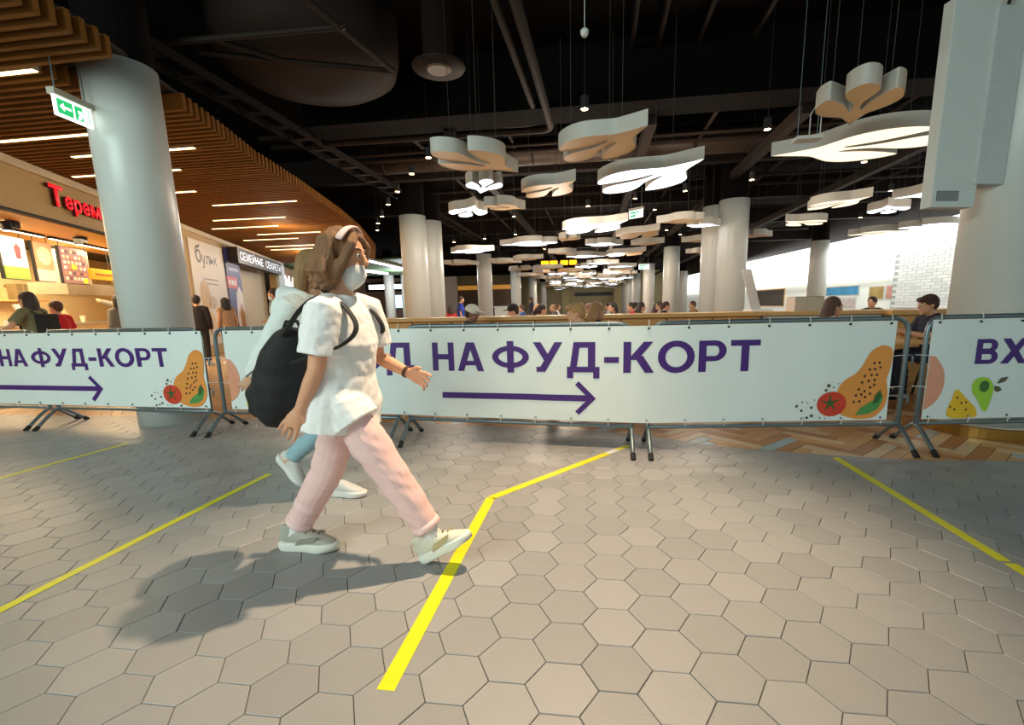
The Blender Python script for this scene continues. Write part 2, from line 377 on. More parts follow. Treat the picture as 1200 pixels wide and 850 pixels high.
# far shell
FARL = mat('far_brown_wall', (112, 92, 76), .6, var=.15, scale=1)
wf = struct(MB().box((-30, 62, 0), (18, 62.3, 5.3)).build('wall_far', mat('far_cream', (196, 182, 140), .6, var=.08, scale=.6)))
struct(MB().box((-30, -4, 0), (-29.7, 62, 5.3)).build('wall_side', FARL))
struct(MB().box((-29, 46, 0), (-7.3, 46.3, 3.4)).build('wall_back_left', FARL))
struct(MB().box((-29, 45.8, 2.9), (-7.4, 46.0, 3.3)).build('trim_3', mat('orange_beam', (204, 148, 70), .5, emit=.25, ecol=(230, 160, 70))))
struct(MB().box((-2.3, 61.8, 2.3), (2.5, 62, 2.75)).build('trim_4', mat('far_sign_dark', (54, 60, 60), .5)))
for x in (-3.4, 3.2): struct(MB().box((x-.5, 61.2, 0), (x+.5, 61.9, 3.4)).build('trim_5', mat('far_pier', (206, 192, 140), .6)))
# right stores
RW = mat('store_fascia_glow', (250, 250, 246), .5, var=.01, emit=.8, ecol=(250, 255, 250))  # emission imitates the strong light falling on the white fascia
RL = mat('store_front_glow', (226, 232, 226), .4, var=.06, scale=1, emit=.16, ecol=(222, 232, 226))  # pale wall below, part of its received light put in as emission
AR = V((9.5, 60, 0)); RZR = math.atan2(-.9972, .0748)
def onr(o): o.location = AR; o.rotation_euler = (0, 0, RZR); return o
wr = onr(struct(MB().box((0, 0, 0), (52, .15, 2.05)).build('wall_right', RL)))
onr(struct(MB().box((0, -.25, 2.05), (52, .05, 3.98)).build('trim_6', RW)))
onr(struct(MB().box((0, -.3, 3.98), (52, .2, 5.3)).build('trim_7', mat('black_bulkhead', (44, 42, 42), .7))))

# ------------------------------------------------------------------ right-hand stores
for lbl, a, b, z0, z1, c in [('blue and white poster band on the bright store front', 33.6, 36.2, 1.42, 1.8, (60, 150, 200)), ('poster with pale pictures under the blue band', 33.8, 36.0, .84, 1.26, (206, 196, 196)),
                             ('yellow and brown menu poster beside the white brick panel', 37.0, 37.9, 1.22, 1.72, (176, 150, 90)), ('pink menu poster beside the white brick panel', 38.1, 38.6, 1.22, 1.72, (210, 150, 140)),
                             ('wood framed dark shop window far down the bright store front', 24.5, 29.0, .9, 1.9, (70, 66, 64))]:
    t = onr(thing('store_poster', lbl, 'poster'))
    MB().box((a-.06, -.04, z0-.05), (b+.06, 0, z1+.05)).build('frame', mat('poster_frame', (196, 170, 126) if 'wood' in lbl else (214, 216, 212), .5) if 'wood' not in lbl else WOOD, t)
    MB().box((a, -.05, z0), (b, -.04, z1)).build('sheet', mat('poster_%d' % int(a*10), c, .5, var=.5, scale=3), t)
wb = onr(thing('brick_panel', 'white glazed brick panel on the bright right stores', 'wall panel'))
mb = MB().box((38.8, -.30, .8), (42.8, -.25, 2.95)); mb.build('backing', mat('panel_backing', (170, 178, 176), .5, emit=.05), wb)  # faint emission keeps the backing as bright as the wall around it
bme = MB().box((-.23, -.012, -.052), (.23, .012, .052)).mesh('brick'); bme.materials.append(mat('white_brick_glow', (226, 232, 230), .25, var=.06, objvar=.12, emit=.12))  # bricks carry a little emission in place of light falling on them
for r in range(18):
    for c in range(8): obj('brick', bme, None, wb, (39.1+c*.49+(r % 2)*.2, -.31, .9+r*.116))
# ------------------------------------------------------------------ crowd barriers
NX = [-10.6, -8.4, -6.2, -4.0, -1.8, .4, 2.6, 4.85, 7.0]; NY = [4.75, 4.65, 4.52, 4.4, 4.2, 3.97, 4.2, 4.5, 4.7]
def BY(x): return float(np.interp(x, NX, NY))
def barrier(x0, x1, label):
    t = thing('crowd_barrier', label, 'barrier', ((x0+x1)/2, BY((x0+x1)/2), 0), 0, 'grey steel crowd barriers')
    ox, oy = t.location.x, t.location.y
    L = lambda x, z, dy=0: (x-ox, BY(x)-oy+dy, z)
    MB().tube(arc_path([L(x0, .2), L(x0, 1.085), L(x1, 1.085), L(x1, .2)], .13), .019, (0, 1, 0), 8).build('frame', STEEL, t, True)
    MB().tube([L(x0, .205), L(x1, .205)], .017, (0, 1, 0), 8).build('bottom_rail', STEEL, t, True)
    for x in (x0, x1):
        f = MB().tube(arc_path([L(x, .012, -.27), L(x, .15, -.1), L(x, .21, 0), L(x, .15, .1), L(x, .012, .27)], .05, 3), .018, (1, 0, 0), 8).build('foot', STEEL, t, True)
        for s in (-1, 1): MB().tube([L(x, .001, s*.285), L(x, .04, s*.235)], .022, (1, 0, 0), 8, (True, True)).build('rubber_cap', RUB, f)
    for z in (.78, .45): MB().tube(arc_path([L(x1, z), L(x1+.06, z), L(x1+.06, z-.07)], .02, 3), .008, (0, 1, 0), 6).build('hook', STEEL, t, True)
    return t
for a, b, l in [(-10.5, -8.45, 'crowd barrier outside the left frame edge carrying the left banner'), (-8.35, -6.25, 'crowd barrier at the left frame edge carrying the left banner'), (-6.12, -4.06, 'crowd barrier in front of the big left column'),
                (-3.88, -1.86, 'crowd barrier behind the two walkers'), (-1.74, .33, 'crowd barrier carrying the purple arrow of the long middle banner'), (.47, 2.54, 'crowd barrier carrying the papaya end of the middle banner'),
                (2.69, 4.8, 'crowd barrier before the brass ringed column on the right')]: barrier(a, b, l)
def wrinkle(x, z):
    n = noise.noise(V((x*2.2, 3.1, z*1.6)))*.010+noise.noise(V((x*6+z*5, 7.7, z*3)))*.005
    k = (x*1.9) % 1.0
    return n+.004*math.cos(2*PI*k)*(z-.25)
def bpos(x, z, off): return V((x, BY(x)-.026-off+wrinkle(x, z), z))
def conform(bm, off):
    xs = [v.co.x for v in bm.verts]; zs = [v.co.z for v in bm.verts]
    x = math.floor(min(xs)/.06)*.06
    while x < max(xs):
        bmesh.ops.bisect_plane(bm, geom=bm.verts[:]+bm.edges[:]+bm.faces[:], plane_co=(x, 0, 0), plane_no=(1, 0, 0)); x += .06
    z = math.floor(min(zs)/.08)*.08
    while z < max(zs):
        bmesh.ops.bisect_plane(bm, geom=bm.verts[:]+bm.edges[:]+bm.faces[:], plane_co=(0, 0, z), plane_no=(0, 0, 1)); z += .08
    for v in bm.verts: v.co = bpos(v.co.x, v.co.z, off)
    return bm
def poly_bm(pts):
    bm = bmesh.new(); vs = [bm.verts.new((x, 0, z)) for x, z in pts]; f = bm.faces.new(vs); f.normal_update(); bmesh.ops.triangulate(bm, faces=[f]); return bm
def disc(cx, cz, rx, rz=None, n=14): rz = rz or rx; return [(cx+rx*math.cos(2*PI*k/n), cz+rz*math.sin(2*PI*k/n)) for k in range(n)]
PRM = {'orange': mat('print_papaya', (236, 152, 70), .45, var=.05), 'seed': mat('print_seed', (44, 34, 28), .5), 'leaf': mat('print_leaf', (84, 150, 76), .45), 'dleaf': mat('print_dark_leaf', (52, 96, 44), .45), 'red': mat('print_tomato', (214, 66, 44), .45),
       'salmon': mat('print_salmon', (232, 158, 128), .45), 'yellow': mat('print_pear', (240, 190, 40), .45), 'lime': mat('print_avocado', (168, 214, 60), .45), 'kernel': mat('print_kernel', (66, 112, 42), .45), 'olive': mat('print_olive', (96, 92, 66), .45)}

# bold block capitals drawn as strokes (flat print on the banners)
def glyph(ch):
    S, T = .215, .185
    def para(x0, y0, x1, y1, w): return [(x0-w/2, y0), (x0+w/2, y0), (x1+w/2, y1), (x1-w/2, y1)]
    def rect(x0, y0, x1, y1): return [(x0, y0), (x1, y0), (x1, y1), (x0, y1)]
    def ring(cx, cy, rx, ry, tx, ty):
        out = []
        for h in (0, 1):
            a = [PI*h+PI*k/12 for k in range(13)]
            out.append([(cx+rx*math.cos(q), cy+ry*math.sin(q)) for q in a]+[(cx+(rx-tx)*math.cos(q), cy+(ry-ty)*math.sin(q)) for q in a[::-1]])
        return out
    def bowl(x0, xr, y0, y1):
        R = (y1-y0)/2; xc = xr-R; yc = (y0+y1)/2; a = [PI/2-PI*k/10 for k in range(11)]
        return [(x0, y1)]+[(xc+R*math.cos(q), yc+R*math.sin(q)) for q in a]+[(x0, y0), (x0, y0+T*.9)]+[(xc+(R-S*.95)*math.cos(q), yc+(R-T*.9)*math.sin(q)) for q in a[::-1]]+[(x0, y1-T*.9)]
    return {'В': (.74, [rect(0, 0, S, 1), bowl(S*.9, .72, .45, 1), bowl(S*.9, .76, 0, .56)]),
            'Х': (.86, [para(.12, 0, .74, 1, .26), para(.74, 0, .12, 1, .26)]),
            'О': (1.0, ring(.5, .5, .52, .52, .215, .19)),
            'Д': (.96, [rect(.0, 0, .96, T), rect(0, -.2, .185, 0), rect(.775, -.2, .96, 0), rect(.62, T, .835, 1), rect(.2, 1-T, .7, 1), para(.19, T, .30, 1, .2)]),
            'Н': (.82, [rect(0, 0, S, 1), rect(.605, 0, .82, 1), rect(.1, .4, .7, .59)]),
            'А': (.98, [para(.12, 0, .46, 1, .235), para(.86, 0, .52, 1, .235), rect(.24, .2, .74, .36)]),
            'Ф': (1.16, ring(.58, .5, .58, .38, .2, .17)+[rect(.475, -.04, .685, 1.04)]),
            'У': (.9, [para(.25, 0, .78, 1, .235), para(.47, .36, .12, 1, .235), rect(.1, 0, .3, .17)]),
            '-': (.42, [rect(0, .32, .42, .51)]),
            'К': (.86, [rect(0, 0, S, 1), para(.26, .42, .7, 1, .27), para(.42, .55, .74, 0, .26)]),
            'Р': (.76, [rect(0, 0, S, 1), bowl(S*.9, .78, .34, 1)]),
            'Т': (.82, [rect(0, 1-T, .82, 1), rect(.3, 0, .52, 1-T)]),
            ' ': (.24, [])}[ch]
def block_text(text, x0, x1, z0, h):
    gl = [glyph(c) for c in text]; tot = sum(g[0]+.13 for g in gl)-.13; k = (x1-x0)/tot; x = x0; out = []
    for wd, polys in gl:
        if polys: out.append([[(x+px*k, z0+py*h) for px, py in p] for p in polys])
        x += (wd+.13)*k
    return out
def banner(x0, x1, label, text, tx0, tx1, tz0, tz1, ax0, ax1, az, ah, art=(True, True)):
    t = thing('banner', label, 'banner', (0, 0, 0), 0, 'white food court banners on the barriers')
    nx = int((x1-x0)/.05); nz = 16; z0, z1 = .245, 1.066; vs = []; fs = []
    for side in (0, 1):
        for i in range(nx+1):
            for j in range(nz+1): vs.append(bpos(x0+(x1-x0)*i/nx, z0+(z1-z0)*j/nz, .0-.002*side))
    M = (nx+1)*(nz+1)
    for i in range(nx):
        for j in range(nz):
            a = i*(nz+1)+j; fs.append((a, a+nz+1, a+nz+2, a+1)); fs.append((M+a, M+a+1, M+a+nz+2, M+a+nz+1))
    MB().add(vs, fs).build('vinyl_sheet', BANNER, t, True)
    def flat(name, bm, m, off): 
        o = obj(name, bm_mesh(conform(bm, off), name), m, t); return o
    for polys in [q for wd, a, b in text for q in block_text(wd, a, b, tz0, tz1-tz0)]:
        bm = bmesh.new()
        for p in polys: f = bm.faces.new([bm.verts.new((x, 0, z)) for x, z in p]); f.normal_update(); bmesh.ops.triangulate(bm, faces=[f])
        flat('letter', bm, INK, .0042)
    hw = .0275; arr = [(ax0, az-hw), (ax1-.088, az-hw), (ax1-.178, az-.118), (ax1-.147, az-.149), (ax1, az), (ax1-.147, az+.149), (ax1-.178, az+.118), (ax1-.088, az+hw), (ax0, az+hw)]
    flat('arrow', poly_bm(arr), INK, .0042)
    R = lambda pts: [(x1+p[0], p[1]) for p in pts]; Lf = lambda pts: [(x0+p[0], p[1]) for p in pts]
    if art[1]:
        flat('papaya_print', poly_bm(R(catmull(PAP, 4))), PRM['orange'], .0042)
        flat('tomato_print', poly_bm(R(disc(-.462, .389, .118, .106, 24))), PRM['red'], .007)
        flat('tomato_stalk_print', poly_bm(R(STAR)), PRM['dleaf'], .0095)
        flat('leaf_print', poly_bm(R(LEAF)), PRM['leaf'], .007); flat('dark_leaf_print', poly_bm(R(DLEAF)), PRM['dleaf'], .0095)
        for s in SEEDS: flat('seed_print', poly_bm(R(disc(s[0], s[1], .0095, .012, 8))), PRM['seed'], .007)
        for d in DOTS: flat('dot_print', poly_bm(R(disc(d[0], d[1], d[2], d[2], 8))), PRM['olive'] if d[2] > .011 else PRM['seed'], .0042)
    if art[0]:
        flat('circle_print', poly_bm(Lf([(.004, .775)]+catmull(SALM, 4, False)+[(.004, .328)])), PRM['salmon'], .0042)
        flat('pear_print', poly_bm(Lf(catmull(PEAR, 3))), PRM['yellow'], .0042)
        for s in PDOT: flat('seed_print', poly_bm(Lf(disc(s[0], s[1], .008, .01, 8))), PRM['seed'], .007)
        flat('avocado_print', poly_bm(Lf(catmull(AVO, 3))), PRM['lime'], .0042); flat('kernel_print', poly_bm(Lf(disc(.477, .514, .04, .048, 16))), PRM['kernel'], .007)
        for l in LVS: flat('leaf_print', poly_bm(Lf(l)), PRM['olive'], .0042)
    tm = mat('tie_white', (230, 230, 226), .5)
    n = int((x1-x0)/.325); tie = MB().tube([(0, 0, 0), (0, -.012, .03), (0, .0, .06)], .0035, (1, 0, 0), 5).mesh('cable_tie'); tie.materials.append(tm)
    eye = MB().lathe([(.009, -.002), (.009, .007)], seg=8); 
    eme = MB().add([(x, -z, y) for x, y, z in eye.v], eye.f).mesh('eyelet'); eme.materials.append(DARK)
    for i in range(n+1):
        x = x0+.05+(x1-x0-.1)*i/n
        for z in (1.052, .217): obj('cable_tie', tie, None, t, (x, BY(x)-.034, z))
        for z in (1.045, .268): obj('eyelet', eme, None, t, bpos(x, z, .003))
    for xa, sgn in ((x0, -1), (x1, 1)):
        for z in (.78, .52): MB().tube([bpos(xa-sgn*.01, z, .007), V((xa+sgn*.1, BY(xa+sgn*.1)-.01, z+.005))], .003, (0, 1, 0), 5).build('tie_string', tm, t)
    return t
PAP = [(-.074, .868), (-.009, .819), (-.018, .67), (-.034, .581), (-.014, .472), (-.028, .363), (-.097, .278), (-.199, .257), (-.306, .27), (-.398, .314), (-.424, .406), (-.42, .515), (-.371, .587), (-.282, .648), (-.23, .727), (-.187, .814), (-.132, .857)]
SEEDS = [(-.149, .725), (-.108, .728), (-.18, .673), (-.139, .675), (-.097, .689), (-.214, .62), (-.161, .628), (-.118, .629), (-.231, .566), (-.18, .578), (-.133, .586), (-.251, .509), (-.203, .492), (-.161, .524), (-.132, .546), (-.269, .458), (-.226, .465), (-.157, .471), (-.282, .404), (-.237, .407), (-.192, .443)]
LEAF = [(-.264, .29), (-.226, .348), (-.161, .393), (-.096, .428), (-.047, .455), (-.058, .4), (-.086, .337), (-.152, .301)]
DLEAF = [(-.126, .383), (-.116, .456), (-.078, .504), (-.06, .455), (-.084, .401)]
STAR = [(-.475+r*math.cos(a), .398+r*math.sin(a)) for a, r in [(PI*(.12+k/5), (.088 if k % 2 == 0 else .02)) for k in range(10)]]
DOTS = [(-.497, .544, .0165), (-.516, .506, .0128), (-.456, .53, .0073), (-.42, .56, .0055), (-.698, .407, .0073), (-.741, .373, .0128), (-.701, .335, .011), (-.621, .36, .0128), (-.615, .29, .0146), (-.652, .274, .011), (-.6, .424, .0055), (-.548, .272, .0073), (-.504, .266, .0055), (-.654, .401, .0055)]
SALM = [(.054, .768), (.118, .679), (.142, .589), (.135, .482), (.094, .392), (.023, .334)]
PEAR = [(.265, .493), (.304, .46), (.356, .405), (.426, .339), (.445, .285), (.43, .256), (.222, .256), (.2, .335), (.224, .408), (.238, .471)]
PDOT = [(.269, .425), (.307, .378), (.345, .383), (.219, .349), (.257, .327), (.35, .323)]
AVO = [(.46, .591), (.515, .572), (.554, .509), (.553, .437), (.537, .364), (.516, .303), (.482, .32), (.435, .403), (.387, .467), (.377, .531), (.402, .575)]
LVS = [[(.576, .54), (.601, .583), (.66, .592), (.64, .552), (.591, .535)], [(.558, .518), (.603, .508), (.622, .48), (.593, .463), (.564, .476)]]
banner(-3.76, 2.43, 'long white middle banner reading ВХОД НА ФУД-КОРТ with papaya and purple arrow', (('ВХОД', -2.82, -1.65), ('НА', -1.461, -.965), ('ФУД-КОРТ', -.886, 1.36)), 0, 0, .677, .936, -1.38, .03, .45, .15)
banner(-9.6, -4.03, 'white left banner reading НА ФУД-КОРТ before the big left column', (('ВХОД', -7.95, -6.97), ('НА', -6.81, -6.40), ('ФУД-КОРТ', -6.335, -4.475)), 0, 0, .69, .892, -6.92, -5.4, .442, .135)
banner(2.715, 6.4, 'white right banner with orange circle, pear, avocado and letters ВХО', (('ВХОД', 3.087, 4.02), ('НА', 4.18, 4.57), ('ФУД-КОРТ', 4.63, 6.3)), 0, 0, .70, .903, 4.6, 5.6, .45, .15, (True, False))

# ------------------------------------------------------------------ cloud shaped ceiling lamps
HALF = [(1.13, .012), (.95, .075), (.75, .15), (.6, .225), (.47, .38), (.30, .57), (.08, .68), (-.14, .70), (-.40, .645), (-.57, .52), (-.48, .43), (-.28, .31), (-.08, .215), (.12, .155), (.28, .115), (.24, .068), (.05, .062), (-.15, .098), (-.32, .17), (-.5, .24), (-.7, .265), (-.88, .2), (-1.0, .1), (-1.04, 0)]
full_o = HALF+[(x, -y) for x, y in HALF[-2::-1]]
OUT = catmull(full_o, 3)
def lamp_meshes():
    sh = MB(); n = len(OUT); vs = [(x, y, 0) for x, y in OUT]+[(x, y, .17) for x, y in OUT]
    sh.add(vs, [(i, (i+1) % n, n+(i+1) % n, n+i) for i in range(n)]); a = sh.mesh('shell')
    bm = bmesh.new(); bm.from_mesh(a)
    bm.verts.ensure_lookup_table(); f = bm.faces.new([bm.verts[n+i] for i in range(n)]); f.normal_update(); bmesh.ops.triangulate(bm, faces=[f]); bm.to_mesh(a); bm.free()
    a.materials.append(LAMPW)
    bm = bmesh.new(); vs = [bm.verts.new((x*.985, y*.985, .004)) for x, y in OUT]; f = bm.faces.new(vs[::-1]); f.normal_update(); bmesh.ops.triangulate(bm, faces=[f]); b = bm_mesh(bm, 'diffuser'); b.materials.append(DIFF)
    c = MB()
    return a, b
LSH, LDF = lamp_meshes()
CABLE = MB().tube([(0, 0, 0), (0, 0, 1)], .006, (1, 0, 0), 5).mesh('suspension_cable'); CABLE.materials.append(mat('cable_grey', (66, 58, 52), .6))
def cloud_lamp(x, y, ang, sc, lit, label, z=3.15, cables=True, group='cloud shaped ceiling lamps'):
    t = thing('cloud_lamp', label, 'ceiling lamp', (x, y, z), math.radians(ang), group)
    a = obj('shell', LSH, None, t); a.scale = (sc, sc, 1)
    m = {0: DIFF, 1: LIT, 2: LITW}[lit]; b = obj('diffuser', LDF, m, t); b.scale = (sc, sc, 1)
    if cables:
        for px, py in ((.55, .0), (-.3, .45), (-.3, -.45)) if y < 22 else ((.0, .3),):
            c = obj('suspension_cable', CABLE, None, t, (px*sc, py*sc, .17)); c.scale = (.6, .6, 5.29-z-.17)
    return t
for i, (x, y, a, s, l, lb) in enumerate([
    (-1.55, 6.55, 51, .66, 0, 'unlit beige cloud lamp hanging highest left of the hall middle'), (-1.73, 7.8, 110, .42, 1, 'small lit cloud lamp just below the highest left unlit lamp'),
    (-2.5, 9.75, -65, .56, 1, 'lit cloud lamp right above the paired columns behind the walkers'), (-1.72, 9.5, 33, .40, 0, 'small unlit cloud lamp between two lit lamps'),
    (-.72, 8.3, -50, .62, 0, 'unlit cloud lamp in the very middle of the hall'), (.10, 6.25, -51, .68, 0, 'unlit cloud lamp with a raised tail above the big lit lamp'),
    (.83, 7.95, -54, .98, 1, 'biggest brightly lit cloud lamp right of the middle'), (.04, 12.5, -50, 1.05, 1, 'long lit cloud lamp left of the small exit sign'),
    (1.3, 14.1, -62, .85, 0, 'unlit cloud lamp right behind the small exit sign'), (-.7, 14.4, 120, .45, 0, 'unlit cloud lamp with its point toward the camera'),
    (-1.95, 15.1, 175, .85, 1, 'wide flat lit cloud lamp seen edge on'), (.35, 16.0, 20, .6, 1, 'lit cloud lamp in front of the hall end on the right of the middle'),
    (-.3, 19.7, 10, .75, 1, 'lit cloud lamp over the middle of the seats'), (-1.1, 18.2, 200, .5, 0, 'small unlit cloud lamp left of the middle lit one'),
    (-2.7, 20, -20, .65, 0, 'unlit cloud lamp above the first left far column'), (1.3, 19.3, -55, 1.0, 0, 'long unlit cloud lamp right of the middle rows'),
    (1.75, 16.3, -20, .5, 0, 'small unlit cloud lamp below the small exit sign'), (2.1, 12.1, 170, .5, 0, 'small unlit cloud lamp left of the right paired columns'),
    (-4.2, 16.5, -10, .75, 1, 'lit cloud lamp in front of the left far column'), (-5.9, 21.2, 30, .75, 0, 'unlit cloud lamp right behind the left paired columns'),
    (-3.9, 21.1, 20, .7, 0, 'unlit cloud lamp right of the first left far column'), (.43, 23.3, 0, .7, 1, 'small lit cloud lamp far over the seats'),
    (-2.4, 25.3, -30, .9, 0, 'unlit cloud lamp with orange lamps behind it'), (2.78, 12.9, 15, .42, 1, 'lit cloud lamp half hidden by the right paired columns'),
    (3.4, 16.1, 170, .5, 0, 'upper small unlit cloud lamp left of the right paired columns'), (4.2, 19.7, 160, .5, 0, 'lower small unlit cloud lamp left of the right paired columns'),
    (4.85, 15.4, 20, .5, 0, 'small unlit cloud lamp right of the paired columns'), (2.62, 5.5, 70, .52, 0, 'small unlit cloud lamp with three fat lobes near the right column'),
    (3.45, 6.95, 172, .95, 2, 'large cloud lamp with three long lobes near the white cabinet'), (5.3, 13.2, 215, .65, 2, 'pale cloud lamp above the black topped column'),
    (4.93, 10.8, -62, .62, 2, 'pale cloud lamp with a wavy edge on the right'), (6.45, 11.8, -120, .55, 1, 'lit cloud lamp hanging beside the white cabinet'),
    (8.4, 15.8, -30, .7, 2, 'pale cloud lamp in front of the bright store fascia'), (9.3, 14.8, -10, .8, 1, 'lit cloud lamp half hidden by the cabinet'), (6.4, 10.2, 150, .6, 1, 'lit cloud lamp touching the left side of the white cabinet')]):
    cloud_lamp(x, y, a, s, l, lb)
rr = random.Random(3)
placed = []
for tr_ in range(4000):
    y = rr.uniform(25.5, 60); x = rr.uniform(-4.2, 2.6); sc = rr.uniform(.6, .95)
    if len(placed) >= 78 or any(math.hypot(x-a, y-b) < 1.06*(sc+c) for a, b, c in placed): continue
    if math.hypot(x+2.4, y-25.3) < 1.9: continue
    placed.append((x, y, sc)); lit = rr.random() < .42
    cloud_lamp(x, y, rr.uniform(0, 360), sc, 1 if lit else 0, 'small distant lit cloud lamp far down the hall' if lit else 'small distant unlit cloud lamp far down the hall', 3.15+rr.uniform(-.1, .15), True, 'distant lit cloud lamps' if lit else 'distant unlit cloud lamps')
for i, x in enumerate((-2.7, -2.2, -1.6, -1.1)):
    t = thing('orange_lamp', 'glowing orange box lamp far over the hall, %s from the left' % ('first', 'second', 'third', 'fourth')[i], 'ceiling lamp', (x, 27.5, 3.5), 0, 'orange box lamps')
    MB().box((-.2, -.2, 0), (.2, .2, .22)).build('shade', mat('orange_glow', (255, 168, 20), .5, emit=1.6), t); MB().tube([(0, 0, .22), (0, 0, 1.8)], .01, (1, 0, 0), 5).build('cord', RUB, t)
# ------------------------------------------------------------------ pendant spot lamps
sp_can = MB().lathe([(.045, .012), (.05, .012), (.05, .16), (.03, .18)], seg=14).mesh('can'); sp_can.materials.append(RUB)
sp_blb = MB().lathe([(.043, .008), (.043, .018)], seg=14).mesh('bulb'); sp_blb.materials.append(BULB)
for i, (x, y, wd) in enumerate([(-.106, 6.54, 'hanging alone over the unlit lamp with raised tail'), (2.52, 7.78, 'left of the three lobed unlit lamp'), (-2.7, 8.02, 'touching the highest left unlit lamp'), (-3.33, 8.87, 'nearest in the row beside the wooden ceiling'), (-4.13, 10.1, 'second in the row beside the wooden ceiling'),
    (-4.85, 11.24, 'third in the row beside the wooden ceiling'), (-5.63, 12.6, 'fourth in the row beside the wooden ceiling'), (-6.19, 13.54, 'fifth in the row beside the wooden ceiling'), (-6.75, 14.67, 'last in the row beside the wooden ceiling'), (-5.26, 18.07, 'right of the left paired columns'), (-3.93, 17.5, 'above the left far column'),
    (3.25, 10.78, 'above the right paired columns'), (2.05, 11.47, 'left above the right paired columns'), (1.0, 12.0, 'just under the biggest lit lamp'), (-.12, 12.6, 'above the long lit lamp'), (1.64, 13.5, 'right of the small exit sign'), (-2.18, 13.5, 'below the middle unlit lamp'), (1.83, 16.05, 'below right of the small exit sign'),
    (2.52, 17.3, 'above the second right column'), (3.19, 18.5, 'touching the second right column'), (-2.67, 16.8, 'above the wide flat lit lamp'), (-2.12, 21.4, 'below the wide flat lit lamp'), (1.64, 19.45, 'over the long unlit lamp on the right'), (4.92, 9.9, 'below the large three lobed lamp'), (8.2, 16.4, 'before the bright store fascia'), (6.9, 12.6, 'beside the white cabinet on the right')]):
    t = thing('pendant_spot', 'small black pendant spot lamp '+wd, 'spot lamp', (x, y, 3.69), 0, 'small pendant spot lamps')
    obj('can', sp_can, None, t); obj('bulb', sp_blb, None, t); c = obj('cord', CABLE, RUB, t, (0, 0, .18)); c.scale = (.7, .7, 1.43)
# ------------------------------------------------------------------ ceiling services
def bar(name, label, cat, a, b, hw, hh, m=DARK):
    a, b = V(a), V(b); d = (b-a).normalized(); n = V((-d.y, d.x, 0)).normalized()
    o = MB().obox((a+b)/2-a, d*((b-a).length/2), n*hw, V((0, 0, hh))).build(name, m); o.location = a
    return tag(o, label, cat)
tr = thing('cable_tray', 'long dark cable tray running along the edge of the wooden ceiling', 'cable tray', (-5.35, 2.5, 4.4))
for s in (-.2, .2): MB().box((s-.015, 0, -.06), (s+.015, 24, .06)).build('side_rail', DARK, tr)
for i in range(40): MB().box((-.2, i*.6+.1, -.055), (.2, i*.6+.22, -.04)).build('rung', DUCT, tr)
bar('ceiling_beam', 'dark deep beam crossing the hall above the nearest lamps', 'beam', (-5.0, 8.6, 4.85), (16, 8.6, 4.85), .35, .45, BLACK)
for y, l in ((12.2, 'first'), (16.5, 'second'), (21.5, 'third'), (28, 'fourth'), (37, 'fifth')): bar('ceiling_beam', 'dark crossing beam, %s behind the deep beam' % l, 'beam', (-9, y, 4.75), (12, y, 4.75), .12, .3, DARK)
for x, l in ((3.5, 'over the right columns'), (-2.6, 'left of the hall middle'), (1.0, 'over the biggest lit lamp'), (6.8, 'before the right stores')): bar('ceiling_rail', 'dark rail along the hall '+l, 'beam', (x, 8.9, 4.35), (x, 60, 4.35), .09, .09, DUCT)
t = MB().tube(arc_path([(-1.15, 1, 4.45), (-.95, 9.0, 4.45), (-6.2, 8.75, 4.45)], .25), .05, (0, 0, 1), 10).build('ceiling_pipe', DUCT, None, True); tag(t, 'dark pipe bending left at the deep beam', 'pipe')
t = MB().tube(arc_path([(-.9, 1, 4.42), (-.74, 9.25, 4.42), (-6.2, 9.1, 4.42)], .25), .065, (0, 0, 1), 10).build('ceiling_pipe', DUCT, None, True); tag(t, 'thicker dark pipe bending left beside the thinner one', 'pipe')
for x, l in ((.5, 'first'), (.9, 'second'), (1.5, 'third'), (2.3, 'fourth')): tag(MB().tube([(x, 2, 5.15), (x+.1, 8.2, 5.15)], .035, (0, 0, 1), 8).build('ceiling_pipe', DUCT), 'thin dark conduit above the middle, %s from the left' % l, 'pipe')
for i, (x, y0, y1, z, r) in enumerate([(-3.6, 9.2, 30, 4.62, .05), (-1.7, 9.2, 34, 4.7, .035), (.3, 9.2, 40, 4.66, .05), (2.2, 9.2, 36, 4.6, .035), (4.6, 9.2, 40, 4.64, .06), (5.6, 9.2, 30, 4.7, .035), (8.2, 9.2, 30, 4.6, .05)]):
    tag(MB().tube([(x, y0, z), (x, y1, z)], r, (0, 0, 1), 8).build('ceiling_pipe', DUCT, None, True), 'dark pipe running down the hall behind the deep beam, %s from the left' % ('first', 'second', 'third', 'fourth', 'fifth', 'sixth', 'seventh')[i], 'pipe')
for i, (y, z) in enumerate([(10.2, 4.5), (11.0, 4.62), (14.0, 4.55), (15.2, 4.6), (18.5, 4.55), (24.5, 4.55)]):
    tag(MB().tube([(-6, y, z), (10, y, z)], .04+.02*(i % 2), (0, 0, 1), 8).build('ceiling_pipe', DUCT, None, True), 'dark pipe crossing the hall ceiling, %s in depth' % ('first', 'second', 'third', 'fourth', 'fifth', 'sixth')[i], 'pipe')
t = thing('spiral_duct', 'thick round dark duct across the ceiling behind the deep beam', 'air duct', (0, 11.6, 4.78)); MB().tube([(-5.5, 0, 0), (9, 0, 0)], .3, (0, 0, 1), 20, (True, True)).build('duct', mat('duct_brown', (62, 50, 42), .5, metal=.3, var=.3), t, True)
for i in range(12): MB().tube([(-5+i*1.2, 0, 0), (-4.96+i*1.2, 0, 0)], .315, (0, 0, 1), 20, (True, True)).build('seam_ring', DUCT, t, True)
